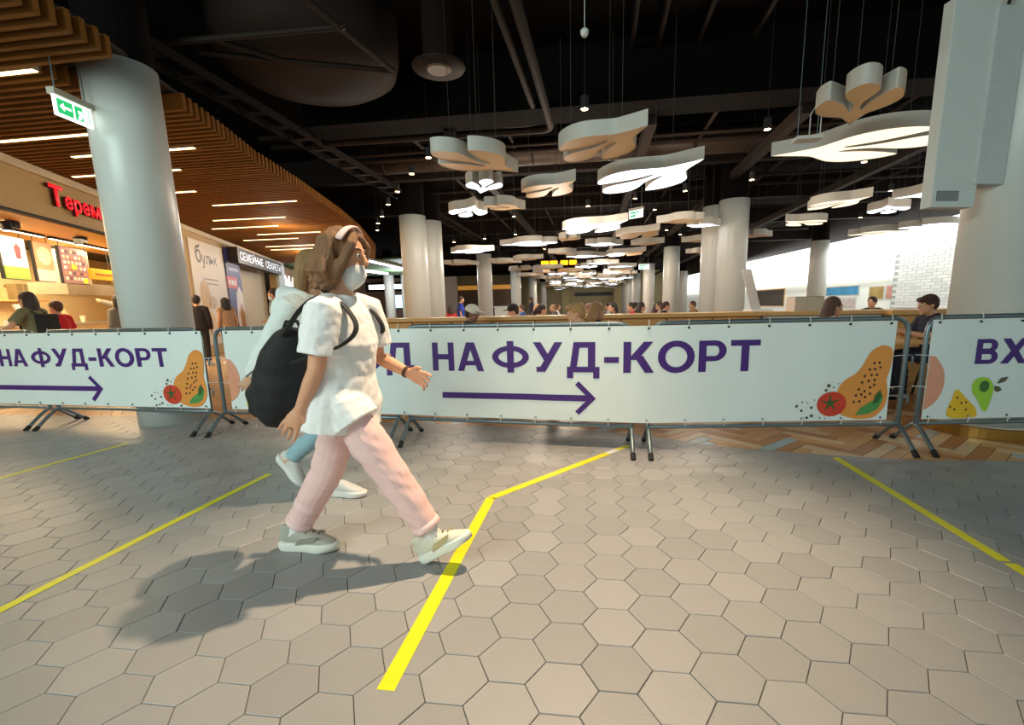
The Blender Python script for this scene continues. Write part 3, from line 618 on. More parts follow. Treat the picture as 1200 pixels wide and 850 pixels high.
t = thing('air_drum', 'huge dark round air duct drum beside the wooden ceiling', 'air duct', (-3.9, 6.75, 4.45)); MB().lathe([(.35, -.02), (.95, .0), (1.15, .12), (1.2, .3), (1.2, .85)], seg=40).build('drum', mat('drum_brown', (40, 29, 24), .7, var=.3, scale=1.5, spec=.15), t, True)
t = thing('ceiling_diffuser', 'round dark ceiling air diffuser with inner ring', 'air vent', (-2.05, 6.72, 4.4)); MB().lathe([(.34, 0), (.36, .03), (.2, .12), (.2, .9)], seg=28).build('outer_ring', DUCT, t, True); MB().lathe([(.15, -.02), (.17, 0)], seg=24).build('inner_ring', mat('vent_brown', (96, 78, 62), .5), t)
tr = thing('ceiling_truss', 'dark triangular steel truss under the top left ceiling', 'truss', (0, 0, 4.35))
for a, b in (((-4.9, 5.45, 0), (-2.75, 5.5, 0)), ((-2.95, 4.6, 0), (-2.62, 6.55, 0)), ((-4.7, 5.7, 0), (-2.62, 6.55, 0)), ((-4.3, 5.5, 0), (-3.9, 6.0, 0))): MB().tube([a, b], .035, (0, 0, 1), 8).build('truss_bar', DUCT, tr)
t = thing('sprinkler_sensor', 'small white round sensor on a cord above the single spot lamp', 'sensor', (-.078, 4.85, 3.7)); MB().lathe([(.02, -.02), (.035, 0), (.04, .03), (.02, .05)], seg=14).build('body', WHITE, t, True); MB().tube([(0, 0, .05), (0, 0, 1.6)], .004, (1, 0, 0), 5).build('cord', WHITE, t)
t = thing('wireless_box', 'small flat white box hanging on rods beside the three lobed lamp', 'network box', (2.33, 5.9, 2.98))
MB().box((-.13, -.08, -.015), (.13, .08, .02)).build('housing', WHITE, t)
for x in (-.1, .1): MB().tube([(x, 0, .02), (x, 0, 2.3)], .004, (1, 0, 0), 5).build('rod', STEEL, t)
MB().tube([(.02, 0, .02), (.02, 0, .25), (.08, 0, .36), (.13, 0, .25), (.13, 0, .02)], .006, (0, 1, 0), 5).build('cable_loop', WHITE, t)
# exit signs
GRN = mat('exit_green', (30, 160, 90), .5, emit=.9); SGN = mat('exit_white', (240, 250, 244), .5, emit=1.6)
def exit_sign(loc, rz, s, label):
    t = thing('exit_sign', label, 'exit sign', loc, rz, 'green exit signs')
    MB().box((-.2*s, -.035*s, .0), (.2*s, .035*s, .055*s)).build('housing', mat('sign_housing', (190, 184, 168), .5), t)
    MB().box((-.19*s, -.008*s, -.175*s), (.19*s, .008*s, 0)).build('panel', SGN, t)
    MB().box((-.165*s, -.011*s, -.15*s), (-.01*s, -.008*s, -.02*s)).build('arrow_field', GRN, t)
    q = MB().add([(x*s, -.0125*s, z*s) for x, z in ((-.145, -.085), (-.1, -.05), (-.1, -.075), (-.03, -.075), (-.03, -.095), (-.1, -.095), (-.1, -.12))], [(0, 2, 1), (0, 5, 2), (0, 6, 5), (2, 5, 4, 3)]); q.build('arrow', SGN, t)
    MB().box((.01*s, -.011*s, -.15*s), (.165*s, -.008*s, -.02*s)).build('door_field', GRN, t)
    MB().add([(x*s, -.0125*s, z*s) for x, z in ((.09, -.03), (.15, -.03), (.15, -.145), (.09, -.145), (.04, -.06), (.075, -.06), (.085, -.1), (.06, -.14), (.03, -.14), (.05, -.1))], [(0, 1, 2, 3), (4, 5, 6, 7, 8, 9)]).build('pictogram', SGN, t)
    for x in (-.15, .15): MB().tube([(x*s, 0, .055*s), (x*s, 0, (3.78 if loc[1] < 6 else 5.25)-loc[2])], .006, (1, 0, 0), 5).build('rod', STEEL, t)
    return t
exit_sign((-4.94, 4.26, 3.26), math.radians(98), 1.0, 'green and white exit sign with arrow hanging by the big left column')
exit_sign((1.02, 11.9, 3.42), math.radians(-40), 1.0, 'small green exit sign hanging over the food court middle')
exit_sign((3.1, 30.0, 3.55), 0, 1.6, 'tiny far green exit sign before the right columns')
# cabinet on right column
t = thing('wall_cabinet', 'tall white cabinet mounted on the big right column', 'cabinet', (2.78, 4.5, 1.98), math.atan2(.23, .97))
MB().box((0, 0, 0), (.4, .1, 1.55)).build('housing', WHITE, t, bevel=.006)
MB().box((.36, -.02, .18), (.62, .16, 1.5)).build('bracket_box', mat('bracket_white', (200, 204, 202), .45), t, bevel=.006)
g = MB().box((.04, -.004, .05), (.24, 0, .13)).build('grille', mat('grille_grey', (120, 122, 122), .5), t)
for i in range(5): MB().box((.045, -.008, .056+i*.015), (.235, -.004, .062+i*.015)).build('louvre', mat('louvre_grey', (160, 162, 162), .5), g)
MB().tube([(.5, .05, 1.5), (.55, .03, 1.75), (.75, .1, 2.6)], .012, (0, 1, 0), 6).build('power_cable', RUB, t)

# ------------------------------------------------------------------ shops on the left (wall coordinates)
def onw(o): o.location = P0; o.rotation_euler = (0, 0, RZW); return o
def wthing(*a, **k): return onw(thing(*a, **k))
def wtext(body, s, z, w_, h, off, m, parent, bold=.02, ext=.0, name='lettering', shear=0):
    bm = fit_text(body, w_, h, bold, ext, shear); bmesh.ops.translate(bm, verts=bm.verts, vec=(s, off, z)); return obj(name, bm_mesh(bm, name), m, parent)
RED = mat('sign_red', (225, 14, 36), .4, emit=.6, ecol=(255, 10, 35))
t = wthing('shop_sign', 'red glowing letters reading Теремок on the cream fascia', 'sign')
x = .8
for ch, w_, h, z in (('Т', .34, .34, 3.06), ('е', .2, .22, 3.06), ('р', .21, .29, 2.98), ('е', .2, .22, 3.05), ('м', .3, .22, 3.05), ('о', .25, .22, 3.05), ('к', .24, .22, 3.05)):
    lo = wtext(ch, x, z, w_, h, -.02, RED, t, .028, .05, 'letter'); lo.data.materials.append(mat('sign_red_side', (96, 6, 14), .5)); x += w_+.03
    for f in lo.data.polygons: f.material_index = 0 if abs(f.normal.y) > .5 and f.center.y < -.05 else 1
t = wthing('shop_sign', 'dark horizontal sign box with pale letters beside the blue poster', 'sign')
MB().box((9.3, -.35, 2.9), (15.6, -.05, 3.42)).build('box', mat('sign_brown', (52, 40, 36), .5), t)
for i, ch in enumerate('СЕМЕЙНЫЕ СЕКРЕТЫ'):
    if ch != ' ': wtext(ch, 9.5+i*.372, 3.02, .3, .28 if ch != 'Й' else .34, -.36, mat('sign_pale', (226, 232, 240), .4, emit=.5), t, .008, 0, 'letter')
t = wthing('shop_sign', 'glowing white letters MA on the shop behind the walkers', 'sign')
MB().box((17.45, .05, 1.9), (24, .25, 3.3)).build('board', mat('sign_board', (118, 82, 48), .6, var=.15), t)
for ch, x in (('M', 17.9), ('A', 19.35)): wtext(ch, x, 2.35, 1.3, .72, .04, mat('sign_white', (245, 250, 255), .4, emit=3), t, .02, 0, 'letter')
struct(onw(MB().box((17.4, .3, 0), (30, .5, 3.6)).build('wall_arcade', mat('arcade_brown', (150, 122, 86), .6))))
struct(onw(MB().box((8.95, .5, 0), (16, .6, 3.3)).build('wall_shutter', mat('shutter_cream', (196, 180, 150), .6, var=.05))))
struct(onw(MB().box((16.0, -.12, 0), (17.3, 0, 3.6)).build('trim_8', mat('post_white', (206, 210, 214), .5))))
# posters
t = wthing('poster', 'tall white poster reading бульк with a bread picture', 'poster')
MB().box((6.2, -.03, .3), (8.82, 0, 3.3)).build('sheet', mat('poster_white', (226, 214, 196), .5, var=.04), t)
for ch, x, w_, z, h in (('б', 6.6, .38, 2.68, .52), ('у', 7.0, .3, 2.54, .38), ('л', 7.33, .28, 2.68, .25), ('ь', 7.66, .25, 2.68, .25), ('к', 7.95, .28, 2.68, .25)): wtext(ch, x, z, w_, h, -.034, mat('ink_black', (24, 22, 24), .5), t, .008, 0, 'letter')
for i in range(2): MB().box((6.95, -.034, 2.22-i*.13), (8.15, -.03, 2.25-i*.13)).build('text_line', mat('ink_grey', (120, 110, 100), .5), t)
for a, b, r1, r2, c in ((6.95, 1.75, .35, .45, (208, 168, 104)), (7.45, 1.55, .3, .2, (200, 176, 140)), (7.0, 1.0, .45, .3, (226, 196, 140))):
    MB().add([(x, -.036, z) for x, z in disc(a, b, r1, r2, 20)], [tuple(range(20))]).build('picture', mat('pic_%d' % (a*100+b*10), c, .5, var=.3, scale=5), t)
t = wthing('poster', 'dark blue poster with white ice cream and red price square', 'poster')
MB().box((8.98, -.04, .3), (10.45, -.01, 3.38)).build('sheet', mat('poster_blue', (60, 62, 120), .5, var=.1), t)
MB().box((8.9, -.06, 2.05), (9.9, -.045, 2.45)).build('price_square', mat('poster_red', (206, 44, 56), .5), t)
for i in range(3): MB().box((9.05+i*.26, -.064, 2.15), (9.22+i*.26, -.06, 2.33)).build('price_mark', mat('ink_white', (240, 236, 232), .5), t)
for i in range(2): MB().box((9.2, -.046, 2.85-i*.2), (10.2, -.04, 2.95-i*.2)).build('text_line', mat('ink_pale', (180, 184, 214), .5), t)
MB().add([(x, -.048, z) for x, z in ((9.75, .3), (9.5, 1.0), (9.7, 1.9), (10.05, 2.15), (10.4, 1.9), (10.45, .3))], [tuple(range(6))]).build('cream_picture', mat('pic_cream', (222, 214, 212), .5, var=.1), t)
MB().add([(x, -.052, z) for x, z in ((9.95, .4), (9.85, 1.2), (10.1, 1.6), (10.35, 1.2), (10.3, .4))], [tuple(range(6)[:5])]).build('cone_picture', mat('pic_cone', (178, 130, 70), .5, var=.4, scale=8), t)
t = wthing('menu_stand', 'purple price board standing before the closed cream shop', 'sign board')
MB().obox((11.9, -.9, 1.0), (.75, .1, 0), (0, .02, 0), (0, .05, .52)).build('board', mat('stand_purple', (104, 52, 110), .5), t)
for i in range(6): MB().obox((11.85, -.93+.0*i, .65+i*.13), (.5, .066, 0), (0, .006, 0), (0, 0, .018)).build('text_line', mat('stand_text', (206, 150, 120), .5), t)
for sx in (-.6, .6): MB().tube([(11.9+sx, -.9, .5), (11.9+sx, -.75, 0)], .02, (1, 0, 0), 6).build('leg', DARK, t)
# shop menu boards and fittings
MENU = [('pale menu board with a red cup picture, leftmost over the shop counter', 1.55, 2.13, (226, 220, 196), (120, 140, 50)), ('menu board with a round pastry picture, second over the shop counter', 2.36, 2.84, (196, 120, 84), (206, 170, 150)), ('brown menu board full of small food pictures over the shop counter', 3.08, 3.9, (136, 96, 90), (140, 104, 96))]
for i, (lb, a, b, c1, c2) in enumerate(MENU):
    t = wthing('menu_board', lb, 'menu board')
    MB().box((a-.04, 1.2, 1.92), (b+.02, 1.24, 2.68)).build('frame', RUB, t)
    MB().box((a, 1.185, 2.15), (b, 1.2, 2.67)).build('upper_sheet', mat('menu_a%d' % i, c1, .5, var=.1, emit=.45), t)
    MB().box((a, 1.185, 1.93), (b, 1.2, 2.15)).build('lower_sheet', mat('menu_b%d' % i, c2, .5, var=.1, emit=.35), t)
    if i == 2:
        for r in range(6):
            for q in range(6):
                c = random.choice([(206, 180, 150), (180, 120, 90), (222, 206, 190), (90, 60, 60)])
                MB().box((a+.05+q*.125, 1.175, 2.0+r*.11), (a+.12+q*.125, 1.185, 2.06+r*.11)).build('dish_picture', mat('dish_%d%d%d' % c, c, .5, emit=.35), t)
        for x, z in ((a+.28, 2.22), (a+.6, 1.95)): MB().box((x, 1.165, z), (x+.14, 1.175, z+.1)).build('price_tag', mat('tag_yellow', (240, 200, 30), .5, emit=.5), t)
    elif i == 1:
        MB().add([(x, 1.18, z) for x, z in disc((a+b)/2, 2.42, .19, .17, 20)], [tuple(range(20))]).build('pastry_picture', mat('pic_pastry', (236, 196, 130), .5, var=.3, scale=9, emit=.4), t)
    else:
        MB().add([(x, 1.18, z) for x, z in ((1.86, 2.3), (1.98, 2.3), (2.0, 2.5), (1.92, 2.58), (1.84, 2.5))], [tuple(range(5))]).build('cup_picture', mat('pic_cup', (170, 40, 50), .5, emit=.3), t)
    for x in (a+.05, b-.05): MB().tube([(x, 1.22, 2.68), (x, 1.22, 2.81)], .006, (1, 0, 0), 5).build('hanger', RUB, t)
for i, (a, b) in enumerate(((.6, 1.6), (1.75, 2.55), (2.7, 3.5), (3.65, 5.3))):
    t = wthing('strip_light', 'glowing strip light above the menu boards, %s from the left' % ('first', 'second', 'third', 'fourth')[i], 'ceiling light', group='shop strip lights')
    MB().box((a, 1.08, 2.765), (b, 1.14, 2.81)).build('housing', RUB, t); MB().box((a+.02, 1.085, 2.757), (b-.02, 1.135, 2.765)).build('diffuser', mat('shop_led', (255, 240, 200), .5, emit=6, ecol=(255, 232, 180)), t)
for i, s in enumerate((.93, 2.72)):
    t = wthing('track_spot', 'black track spotlight under the shop soffit, %s' % ('nearer the frame edge', 'nearer the big column')[i], 'spot lamp', group='shop spotlights')
    MB().box((s-.02, .55, 2.7), (s+.12, .66, 2.81)).build('mount', RUB, t)
    MB().tube([(s-.1, .6, 2.64), (s-.1, .6, 2.78)], .07, (1, 0, 0), 12, (True, True)).build('can', RUB, t); MB().lathe([(.06, 0), (.06, .006)], (s-.1, .6, 2.632), 14).build('lens', mat('spot_lens', (255, 235, 200), .4, emit=4), t)
t = wthing('shop_counter', 'cream food counter inside the bright shop', 'counter')
MB().box((-.5, 1.5, 0), (7.5, 2.1, 1.05)).build('body', mat('counter_cream', (226, 196, 140), .5), t); MB().box((-.55, 1.42, 1.05), (7.55, 2.15, 1.1)).build('worktop', mat('counter_top', (150, 140, 124), .3), t)
t = wthing('kitchen_hood', 'stainless steel kitchen hood beside the yellow box sign', 'hood')
MB().prism([(0, 0), (1.9, 0), (1.9, .7), (0, .7)], 0, .26).build('canopy', mat('hood_steel', (190, 180, 160), .3, metal=.7), t); t.children[0].location = (3.7, 1.5, 1.72)
MB().box((4.4, 1.7, 1.98), (5.0, 2.1, 2.86)).build('duct', mat('hood_steel', (190, 180, 160)), t)
t = wthing('box_sign', 'plain yellow box sign hanging over the shop counter', 'sign'); MB().box((3.95, 1.15, 2.06), (4.85, 1.3, 2.3)).build('box', mat('box_yellow', (206, 160, 30), .5), t)
MB().box((4.1, 1.146, 2.15), (4.75, 1.15, 2.2)).build('text_line', mat('box_text', (150, 90, 20), .5), t)
for x in (4.0, 4.8): MB().tube([(x, 1.22, 2.3), (x, 1.22, 2.81)], .006, (1, 0, 0), 5).build('hanger', RUB, t)
for i, (s, c, nm, lb) in enumerate([(-.2, (120, 110, 96), 'cash_register', 'grey cash register at the left end of the shop counter'), (.9, (90, 84, 76), 'cash_register', 'dark cash register behind the woman with long dark hair'), (2.3, (206, 210, 206), 'order_screen', 'pale order screen on the shop counter'), (3.3, (196, 176, 130), 'order_screen', 'beige order screen behind the pointing person')]):
    t = wthing(nm, lb, 'cash register'); MB().box((s, 1.55, 1.1), (s+.4, 1.85, 1.2)).build('base', mat('reg_%d' % i, c, .5), t); MB().obox((s+.2, 1.62, 1.36), (.18, 0, 0), (0, .02, 0), (0, .05, .13)).build('screen', mat('regs_%d' % i, c, .35, var=.2), t)
for i in range(7):
    s = .3+i*.62; t = wthing('paper_cup', 'small cup on the shop counter among the tills', 'cup', group='cups on the shop counter'); MB().lathe([(.035, 0), (.05, .14)], (s, 1.5, 1.1), 12).build('cup', mat('cup_cream', (230, 214, 180), .5), t); MB().lathe([(.052, .14), (.045, .155)], (s, 1.5, 1.1), 12).build('lid', mat('cup_lid', (170, 120, 80), .5), t)
t = wthing('back_shelf', 'wall shelf with boxes behind the shop counter', 'shelf'); MB().box((-2, 2.9, 1.6), (5.5, 3.2, 1.64)).build('board', WOOD, t)
for i in range(9): 
    c = random.choice([(150, 130, 90), (196, 170, 120), (110, 90, 70)]); q = wthing('storage_box', 'small storage box on the shelf behind the counter', 'box', group='boxes on the shop shelf'); MB().box((-1+i*.7, 2.95, 1.64), (-.6+i*.7, 3.15, 1.8+.1*(i % 3))).build('carton', mat('carton_%d%d%d' % c, c, .6), q); MB().box((-.81+i*.7, 2.94, 1.64), (-.79+i*.7, 2.951, 1.8+.1*(i % 3))).build('tape_strip', mat('carton_tape', (180, 150, 100), .4), q)
# far left: green ceiling, light strips, far shop sign
struct(MB().prism([(-10.6, 22.5), (-7.9, 22.3), (-8.9, 28.2), (-13.5, 33), (-22, 33), (-16, 22.5)], 3.62, 3.7).build('ceiling', mat('green_ceiling', (62, 92, 52), .7, var=.2)))
for a, b, l in (((-10.5, 21.4), (-10.9, 28.2), 'long cool white strip light under the green ceiling'), ((-13.6, 26.4), (-13.5, 30.2), 'shorter cool white strip light under the green ceiling'), ((-14.9, 22.8), (-15.6, 25.2), 'cool white strip light above the glowing letters')):
    t = thing('strip_light', l, 'ceiling light'); a, b = V((*a, 3.5)), V((*b, 3.5)); d = (b-a)/2; n = V((-d.y, d.x, 0)).normalized()*.14
    MB().obox((a+b)/2+V((0, 0, .05)), d*1.01, n*1.15, V((0, 0, .05))).build('housing', WHITE, t); MB().obox((a+b)/2-V((0, 0, .005)), d, n, V((0, 0, .006))).build('diffuser', LEDC, t)
t = thing('shop_sign', 'glowing white far shop sign panels right of the walking woman', 'sign', (-17.9, 36, 0)); MB().box((0, .05, 2.6), (5.6, .3, 3.3)).build('board', DARK, t)
for a, b in ((.25, 2.3), (2.35, 4.0), (4.4, 5.45)): MB().box((a, .03, 2.78), (b, .05, 3.12)).build('light_panel', MATS['sign_white'], t)
struct(MB().box((-24, 36.3, 0), (-10.5, 36.5, 3.6)).build('wall_tea_shop', FARL))
t = thing('menu_screen', 'bright bluish screen in the far left shop', 'screen', (-15.6, 36.22, 1.3)); MB().box((-.05, 0, -.05), (.65, .08, 1.05)).build('frame', RUB, t); MB().box((0, -.01, 0), (.6, 0, 1)).build('screen', mat('screen_blue', (170, 210, 240), .4, emit=1.4), t)

# ------------------------------------------------------------------ food court furniture
t = thing('bar_counter', 'long light wooden bar counter behind the middle banner', 'counter')
MB().box((-3.9, 7.6, 1.02), (2.6, 8.25, 1.08)).build('worktop', WOOD, t, bevel=.008)
MB().box((-3.75, 7.7, .0), (2.55, 8.15, 1.02)).build('body', mat('counter_wood', (214, 158, 92), .5, var=.15, scale=3, stretch=(.6, 8, 8)), t)
for i in range(9): MB().box((-3.75+i*.7, 7.69, .02), (-3.73+i*.7, 7.7, 1.0)).build('panel_joint', mat('joint_dark', (96, 66, 40), .6), t)
t = thing('white_counter', 'white cabinet counter joining the wooden bar counter on its right', 'counter')
MB().box((2.62, 7.75, 0), (4.3, 8.2, 1.02)).build('body', WHITE, t); MB().box((2.6, 7.65, 1.02), (4.3, 8.25, 1.07)).build('worktop', WOOD, t)
t = thing('bar_counter', 'light wooden counter behind the boy at the right', 'counter')
MB().box((4.3, 7.5, 1.0), (8.5, 8.2, 1.07)).build('worktop', WOOD, t); MB().box((4.35, 7.6, 0), (8.4, 8.1, 1.0)).build('body', MATS['counter_wood'], t)
t = thing('planter_box', 'plain beige planter box on the counter beside the paired columns', 'planter', (3.33, 8.05, 1.07)); MB().box((-.22, -.2, 0), (.2, .15, .22)).build('box', mat('planter_beige', (196, 182, 164), .6), t); MB().box((-.2, -.18, .22), (.18, .13, .225)).build('soil', RUB, t)
t = thing('info_panel', 'slanted grey panel leaning at the paired columns on the right', 'panel', (3.3, 10.4, 1.07)); MB().obox((-.05, 0, .4), (.09, 0, 0), (0, .03, 0), (-.12, .0, .42)).build('board', mat('panel_grey', (176, 172, 170), .5), t); MB().box((-.1, -.3, -1.07), (.3, .3, 0)).build('plinth', WHITE, t)
t = thing('white_kiosk', 'small white box kiosk behind the person with the white cap', 'kiosk', (-2.05, 11, 0)); MB().box((-.2, -.2, 0), (.2, .2, 1.22)).build('body', WHITE, t); MB().box((-.22, -.22, 1.22), (.22, .22, 1.25)).build('top', WHITE, t)
t = thing('dining_table', 'small wooden table between the seated girl and boy on the right', 'table', (3.62, 6.45, 0)); MB().box((-.35, -.4, .7), (.35, .4, .74)).build('table_top', WOOD, t, bevel=.006); MB().lathe([(.22, 0), (.2, .02), (.035, .04), (.035, .7)], seg=20).build('pedestal', DARK, t)

# ------------------------------------------------------------------ people
def fuse(mb, vox, name, smooth=3, disp=None):
    me = mb.mesh(name); o = bpy.data.objects.new('tmp', me); COL.objects.link(o)
    r = o.modifiers.new('r', 'REMESH'); r.mode = 'VOXEL'; r.voxel_size = vox
    if smooth: s = o.modifiers.new('s', 'SMOOTH'); s.factor = .5; s.iterations = smooth
    dg = bpy.context.evaluated_depsgraph_get(); out = bpy.data.meshes.new_from_object(o.evaluated_get(dg)); out.name = name
    bpy.data.objects.remove(o); bpy.data.meshes.remove(me)
    if disp:
        nn = [v.normal.copy() for v in out.vertices]
        for v, n in zip(out.vertices, nn): v.co += n*disp(v.co)
    out.shade_smooth(); out.materials.clear(); return out
def lerp(a, b, t): return V(a)*(1-t)+V(b)*t
SHOEL = .28
def shoe_meshes():
    u = MB()
    u.tube([(.02, 0, .062), (.07, 0, .072), (.12, 0, .066), (.17, 0, .055), (.215, 0, .044), (.255, 0, .036)], [(.028, .042), (.035, .05), (.039, .046), (.043, .034), (.042, .026), (.03, .018)], (0, 1, 0), 14)
    u.tube([(.055, 0, .07), (.05, 0, .13)], [(.035, .045), (.034, .044)], (0, 1, 0), 14, (True, True))
    up = fuse(u, .008, 'upper', 3)
    ol = catmull([(-.005, 0), (.01, .032), (.06, .038), (.12, .036), (.18, .047), (.235, .046), (.27, .028), (.283, 0), (.27, -.028), (.235, -.046), (.18, -.047), (.12, -.036), (.06, -.038), (.01, -.032)], 3)
    s = MB(); n = len(ol); vs = []
    for z, k in ((0, .94), (.008, 1.0), (.034, 1.03), (.042, .97)): vs += [((x-.14)*k+.14, y*k, z+(.012*max(0, (x-.2)/.08) if z == 0 else 0)) for x, y in ol]
    fs = [(j*n+i, j*n+(i+1) % n, (j+1)*n+(i+1) % n, (j+1)*n+i) for j in range(3) for i in range(n)]+[tuple(range(n))[::-1], tuple(range(3*n, 4*n))]
    s.add(vs, fs); so = s.mesh('sole', True)
    l = MB()
    for i in range(5): x = .1+i*.022; z = .124-i*.0115; l.tube([(x, -.026, z-.012), (x+.004, 0, z+.004), (x, .026, z-.012)], .0045, (1, 0, 0), 5)
    la = l.mesh('laces', True)
    t = MB()
    for sd in (-1, 1): t.obox((.15, sd*.0395, .06), (.045, 0, .006), (0, .0035, 0), (.012, 0, .014))
    st = t.mesh('side_stripe')
    return up, so, la, st
SHOE = shoe_meshes()
def put_shoe(parent, heel, toedir, mu, ms, ml, sc=1.0, detail=False, mstripe=None):
    f = V(toedir).normalized(); l = V((0, 0, 1)).cross(f)
    if l.length < .1: l = V((0, 1, 0))
    l.normalize(); u = f.cross(l); M = Matrix(((f.x, l.x, u.x, heel[0]), (f.y, l.y, u.y, heel[1]), (f.z, l.z, u.z, heel[2]), (0, 0, 0, 1)))@Matrix.Scale(sc, 4)
    a = obj('shoe', SHOE[0], mu, parent); a.matrix_local = M
    obj('sole', SHOE[1], ms, a)
    if detail: obj('laces', SHOE[2], ml, a); obj('side_stripe', SHOE[3], mstripe or ml, a)
    return a
def hand(mb, wr, hd, wax, side, curl=.5, fingers=True, thumbout=.8, spread=5.):
    hd = V(hd).normalized(); wx = V(wax)-hd*V(wax).dot(hd); wx.normalize(); n = hd.cross(wx)*side
    mb.tube([wr-hd*.02, wr+hd*.02, wr+hd*.055, wr+hd*.085], [(.024, .02), (.031, .018), (.041, .016), (.039, .013)], wx, 12)
    if not fingers:
        mb.tube([wr+hd*.08, wr+hd*.12+n*.02, wr+hd*.15+n*.05*curl], [(.036, .013), (.034, .012), (.028, .01)], wx, 10); mb.tube([wr+hd*.03+wx*.03, wr+hd*.08+wx*.05], [.012, .009], n, 8); return
    for off, ln, c in ((.033, .068, .8), (.0112, .078, 1.0), (-.0112, .072, 1.1), (-.033, .057, 1.25)):
        b = wr+hd*.082+wx*off; a1, a2, a3 = .35*curl*c, .9*curl*c, 1.3*curl*c; sp = wx*(off*spread)
        p1 = b+(hd*math.cos(a1)+n*math.sin(a1)+sp).normalized()*ln*.45; p2 = p1+(hd*math.cos(a2)+n*math.sin(a2)+sp).normalized()*ln*.32; p3 = p2+(hd*math.cos(a3)+n*math.sin(a3))*ln*.25
        mb.tube([b, p1, p2, p3], [.0095, .009, .008, .0072], wx, 8)
    b = wr+hd*.022+wx*.028; d1 = (hd*.65+wx*thumbout+n*.25).normalized(); d2 = (hd*.9+wx*.35+n*.4).normalized()
    mb.tube([b, b+d1*.034, b+d1*.034+d2*.03], [.0125, .0105, .0085], n, 8)
def head(mb, c, fw, up, sc=1.0):
    fw = V(fw).normalized(); up = V(up); up = (up-fw*up.dot(fw)).normalized(); lt = up.cross(fw)
    mb.ell(c+up*.02*sc-fw*.008, fw*.098*sc, lt*.076*sc, up*.098*sc, 18, 12)
    mb.ell(c-up*.045*sc+fw*.022*sc, fw*.072*sc, lt*.060*sc, up*.075*sc, 16, 10)
    mb.tube([c+fw*.086*sc+up*.022*sc, c+fw*.098*sc, c+fw*.108*sc-up*.02*sc], [(.010*sc, .010*sc), (.012*sc, .013*sc), (.017*sc, .014*sc)], lt, 8)
    mb.ell(c+fw*.084*sc-up*.062*sc, fw*.014*sc, lt*.026*sc, up*.014*sc, 10, 6)
    mb.ell(c+fw*.072*sc-up*.1*sc, fw*.02*sc, lt*.026*sc, up*.018*sc, 10, 6)
    mb.ell(c+fw*.078*sc+up*.034*sc, fw*.016*sc, lt*.05*sc, up*.012*sc, 10, 6)
    for s in (-1, 1): mb.ell(c+lt*(s*.077*sc)-fw*.008*sc-up*.008*sc, fw*.02*sc, lt*.011*sc, up*.032*sc, 8, 6)
    return fw, lt, up
def hair_mb(mb, c, fw, lt, up, style, sc=1.0):
    mb.ell(c+up*.038*sc-fw*.022*sc, fw*.100*sc, lt*.090*sc, up*.094*sc, 18, 12)
    if style in ('short', 'fringe'): mb.ell(c+up*.005*sc-fw*.058*sc, fw*.06*sc, lt*.074*sc, up*.085*sc, 16, 10)
    else: mb.ell(c-up*.01*sc-fw*.05*sc, fw*.07*sc, lt*.082*sc, up*.095*sc, 16, 10)
    if style in ('long', 'wave'):
        ln = .26 if style == 'long' else .17
        for k in range(9):
            a = PI*(.18+.64*k/8); d = -fw*math.sin(a)+lt*math.cos(a)
            b = c+d*.082*sc+up*.01*sc
            mb.tube([b+up*.04*sc, b+d*.018*sc-up*.05*sc, b+d*.022*sc-up*ln*.6*sc, b+d*.01*sc-up*ln*sc], [.035*sc, .036*sc, .034*sc, .016*sc], fw, 8)
    if style == 'bun': mb.ell(c-fw*.11*sc+up*.06*sc, fw*.05*sc, lt*.05*sc, up*.05*sc, 12, 8)
    if style == 'tail':
        mb.tube([c-fw*.10*sc+up*.03*sc, c-fw*.15*sc-up*.05*sc, c-fw*.13*sc-up*.2*sc], [.03*sc, .035*sc, .014*sc], lt, 8)
    if style == 'fringe':
        mb.ell(c+fw*.055*sc+up*.075*sc, fw*.055*sc, lt*.07*sc, up*.035*sc, 14, 8)
def skin(rgb=(214, 164, 132)): return mat('skin_%d_%d_%d' % rgb, rgb, .5, var=.06, scale=12)
def cloth(rgb, rough=.85): return mat('cloth_%d_%d_%d' % rgb, rgb, rough, var=.08, scale=14, bump=.15, bscale=180)
def hairm(rgb): return mat('hair_%d_%d_%d' % rgb, rgb, .55, var=.35, scale=9, bump=.5, bscale=60, stretch=(6, 6, 1))
def stand_pose(h=1.65, arms=None, lean=0., twist=0.):
    k = h/1.65; P = lambda x, y, z: V((x*k, y*k, z*k))
    J = dict(pel=P(0, 0, .90), che=P(.02+lean*.5, 0, 1.18), nek=P(lean, 0, 1.39), hed=P(.035+lean*1.2, 0, 1.525), face=V((1, 0, 0)), shr=P(lean, -.165, 1.34), shl=P(lean, .165, 1.34), elr=P(-.02+lean, -.215, 1.07), ell=P(-.02+lean, .215, 1.07),
             wrr=P(.04+lean, -.22, .85), wrl=P(.04+lean, .22, .85), hpr=P(0, -.088, .88), hpl=P(0, .088, .88), knr=P(.02, -.09, .48), knl=P(.02, .09, .48), anr=P(-.02, -.09, .09), anl=P(-.02, .09, .09))
    J['fr'] = (P(-.08, -.09, 0), V((1, -.12, 0))); J['fl'] = (P(-.08, .09, 0), V((1, .12, 0)))
    J.update(arms or {}); J['k'] = k; return J
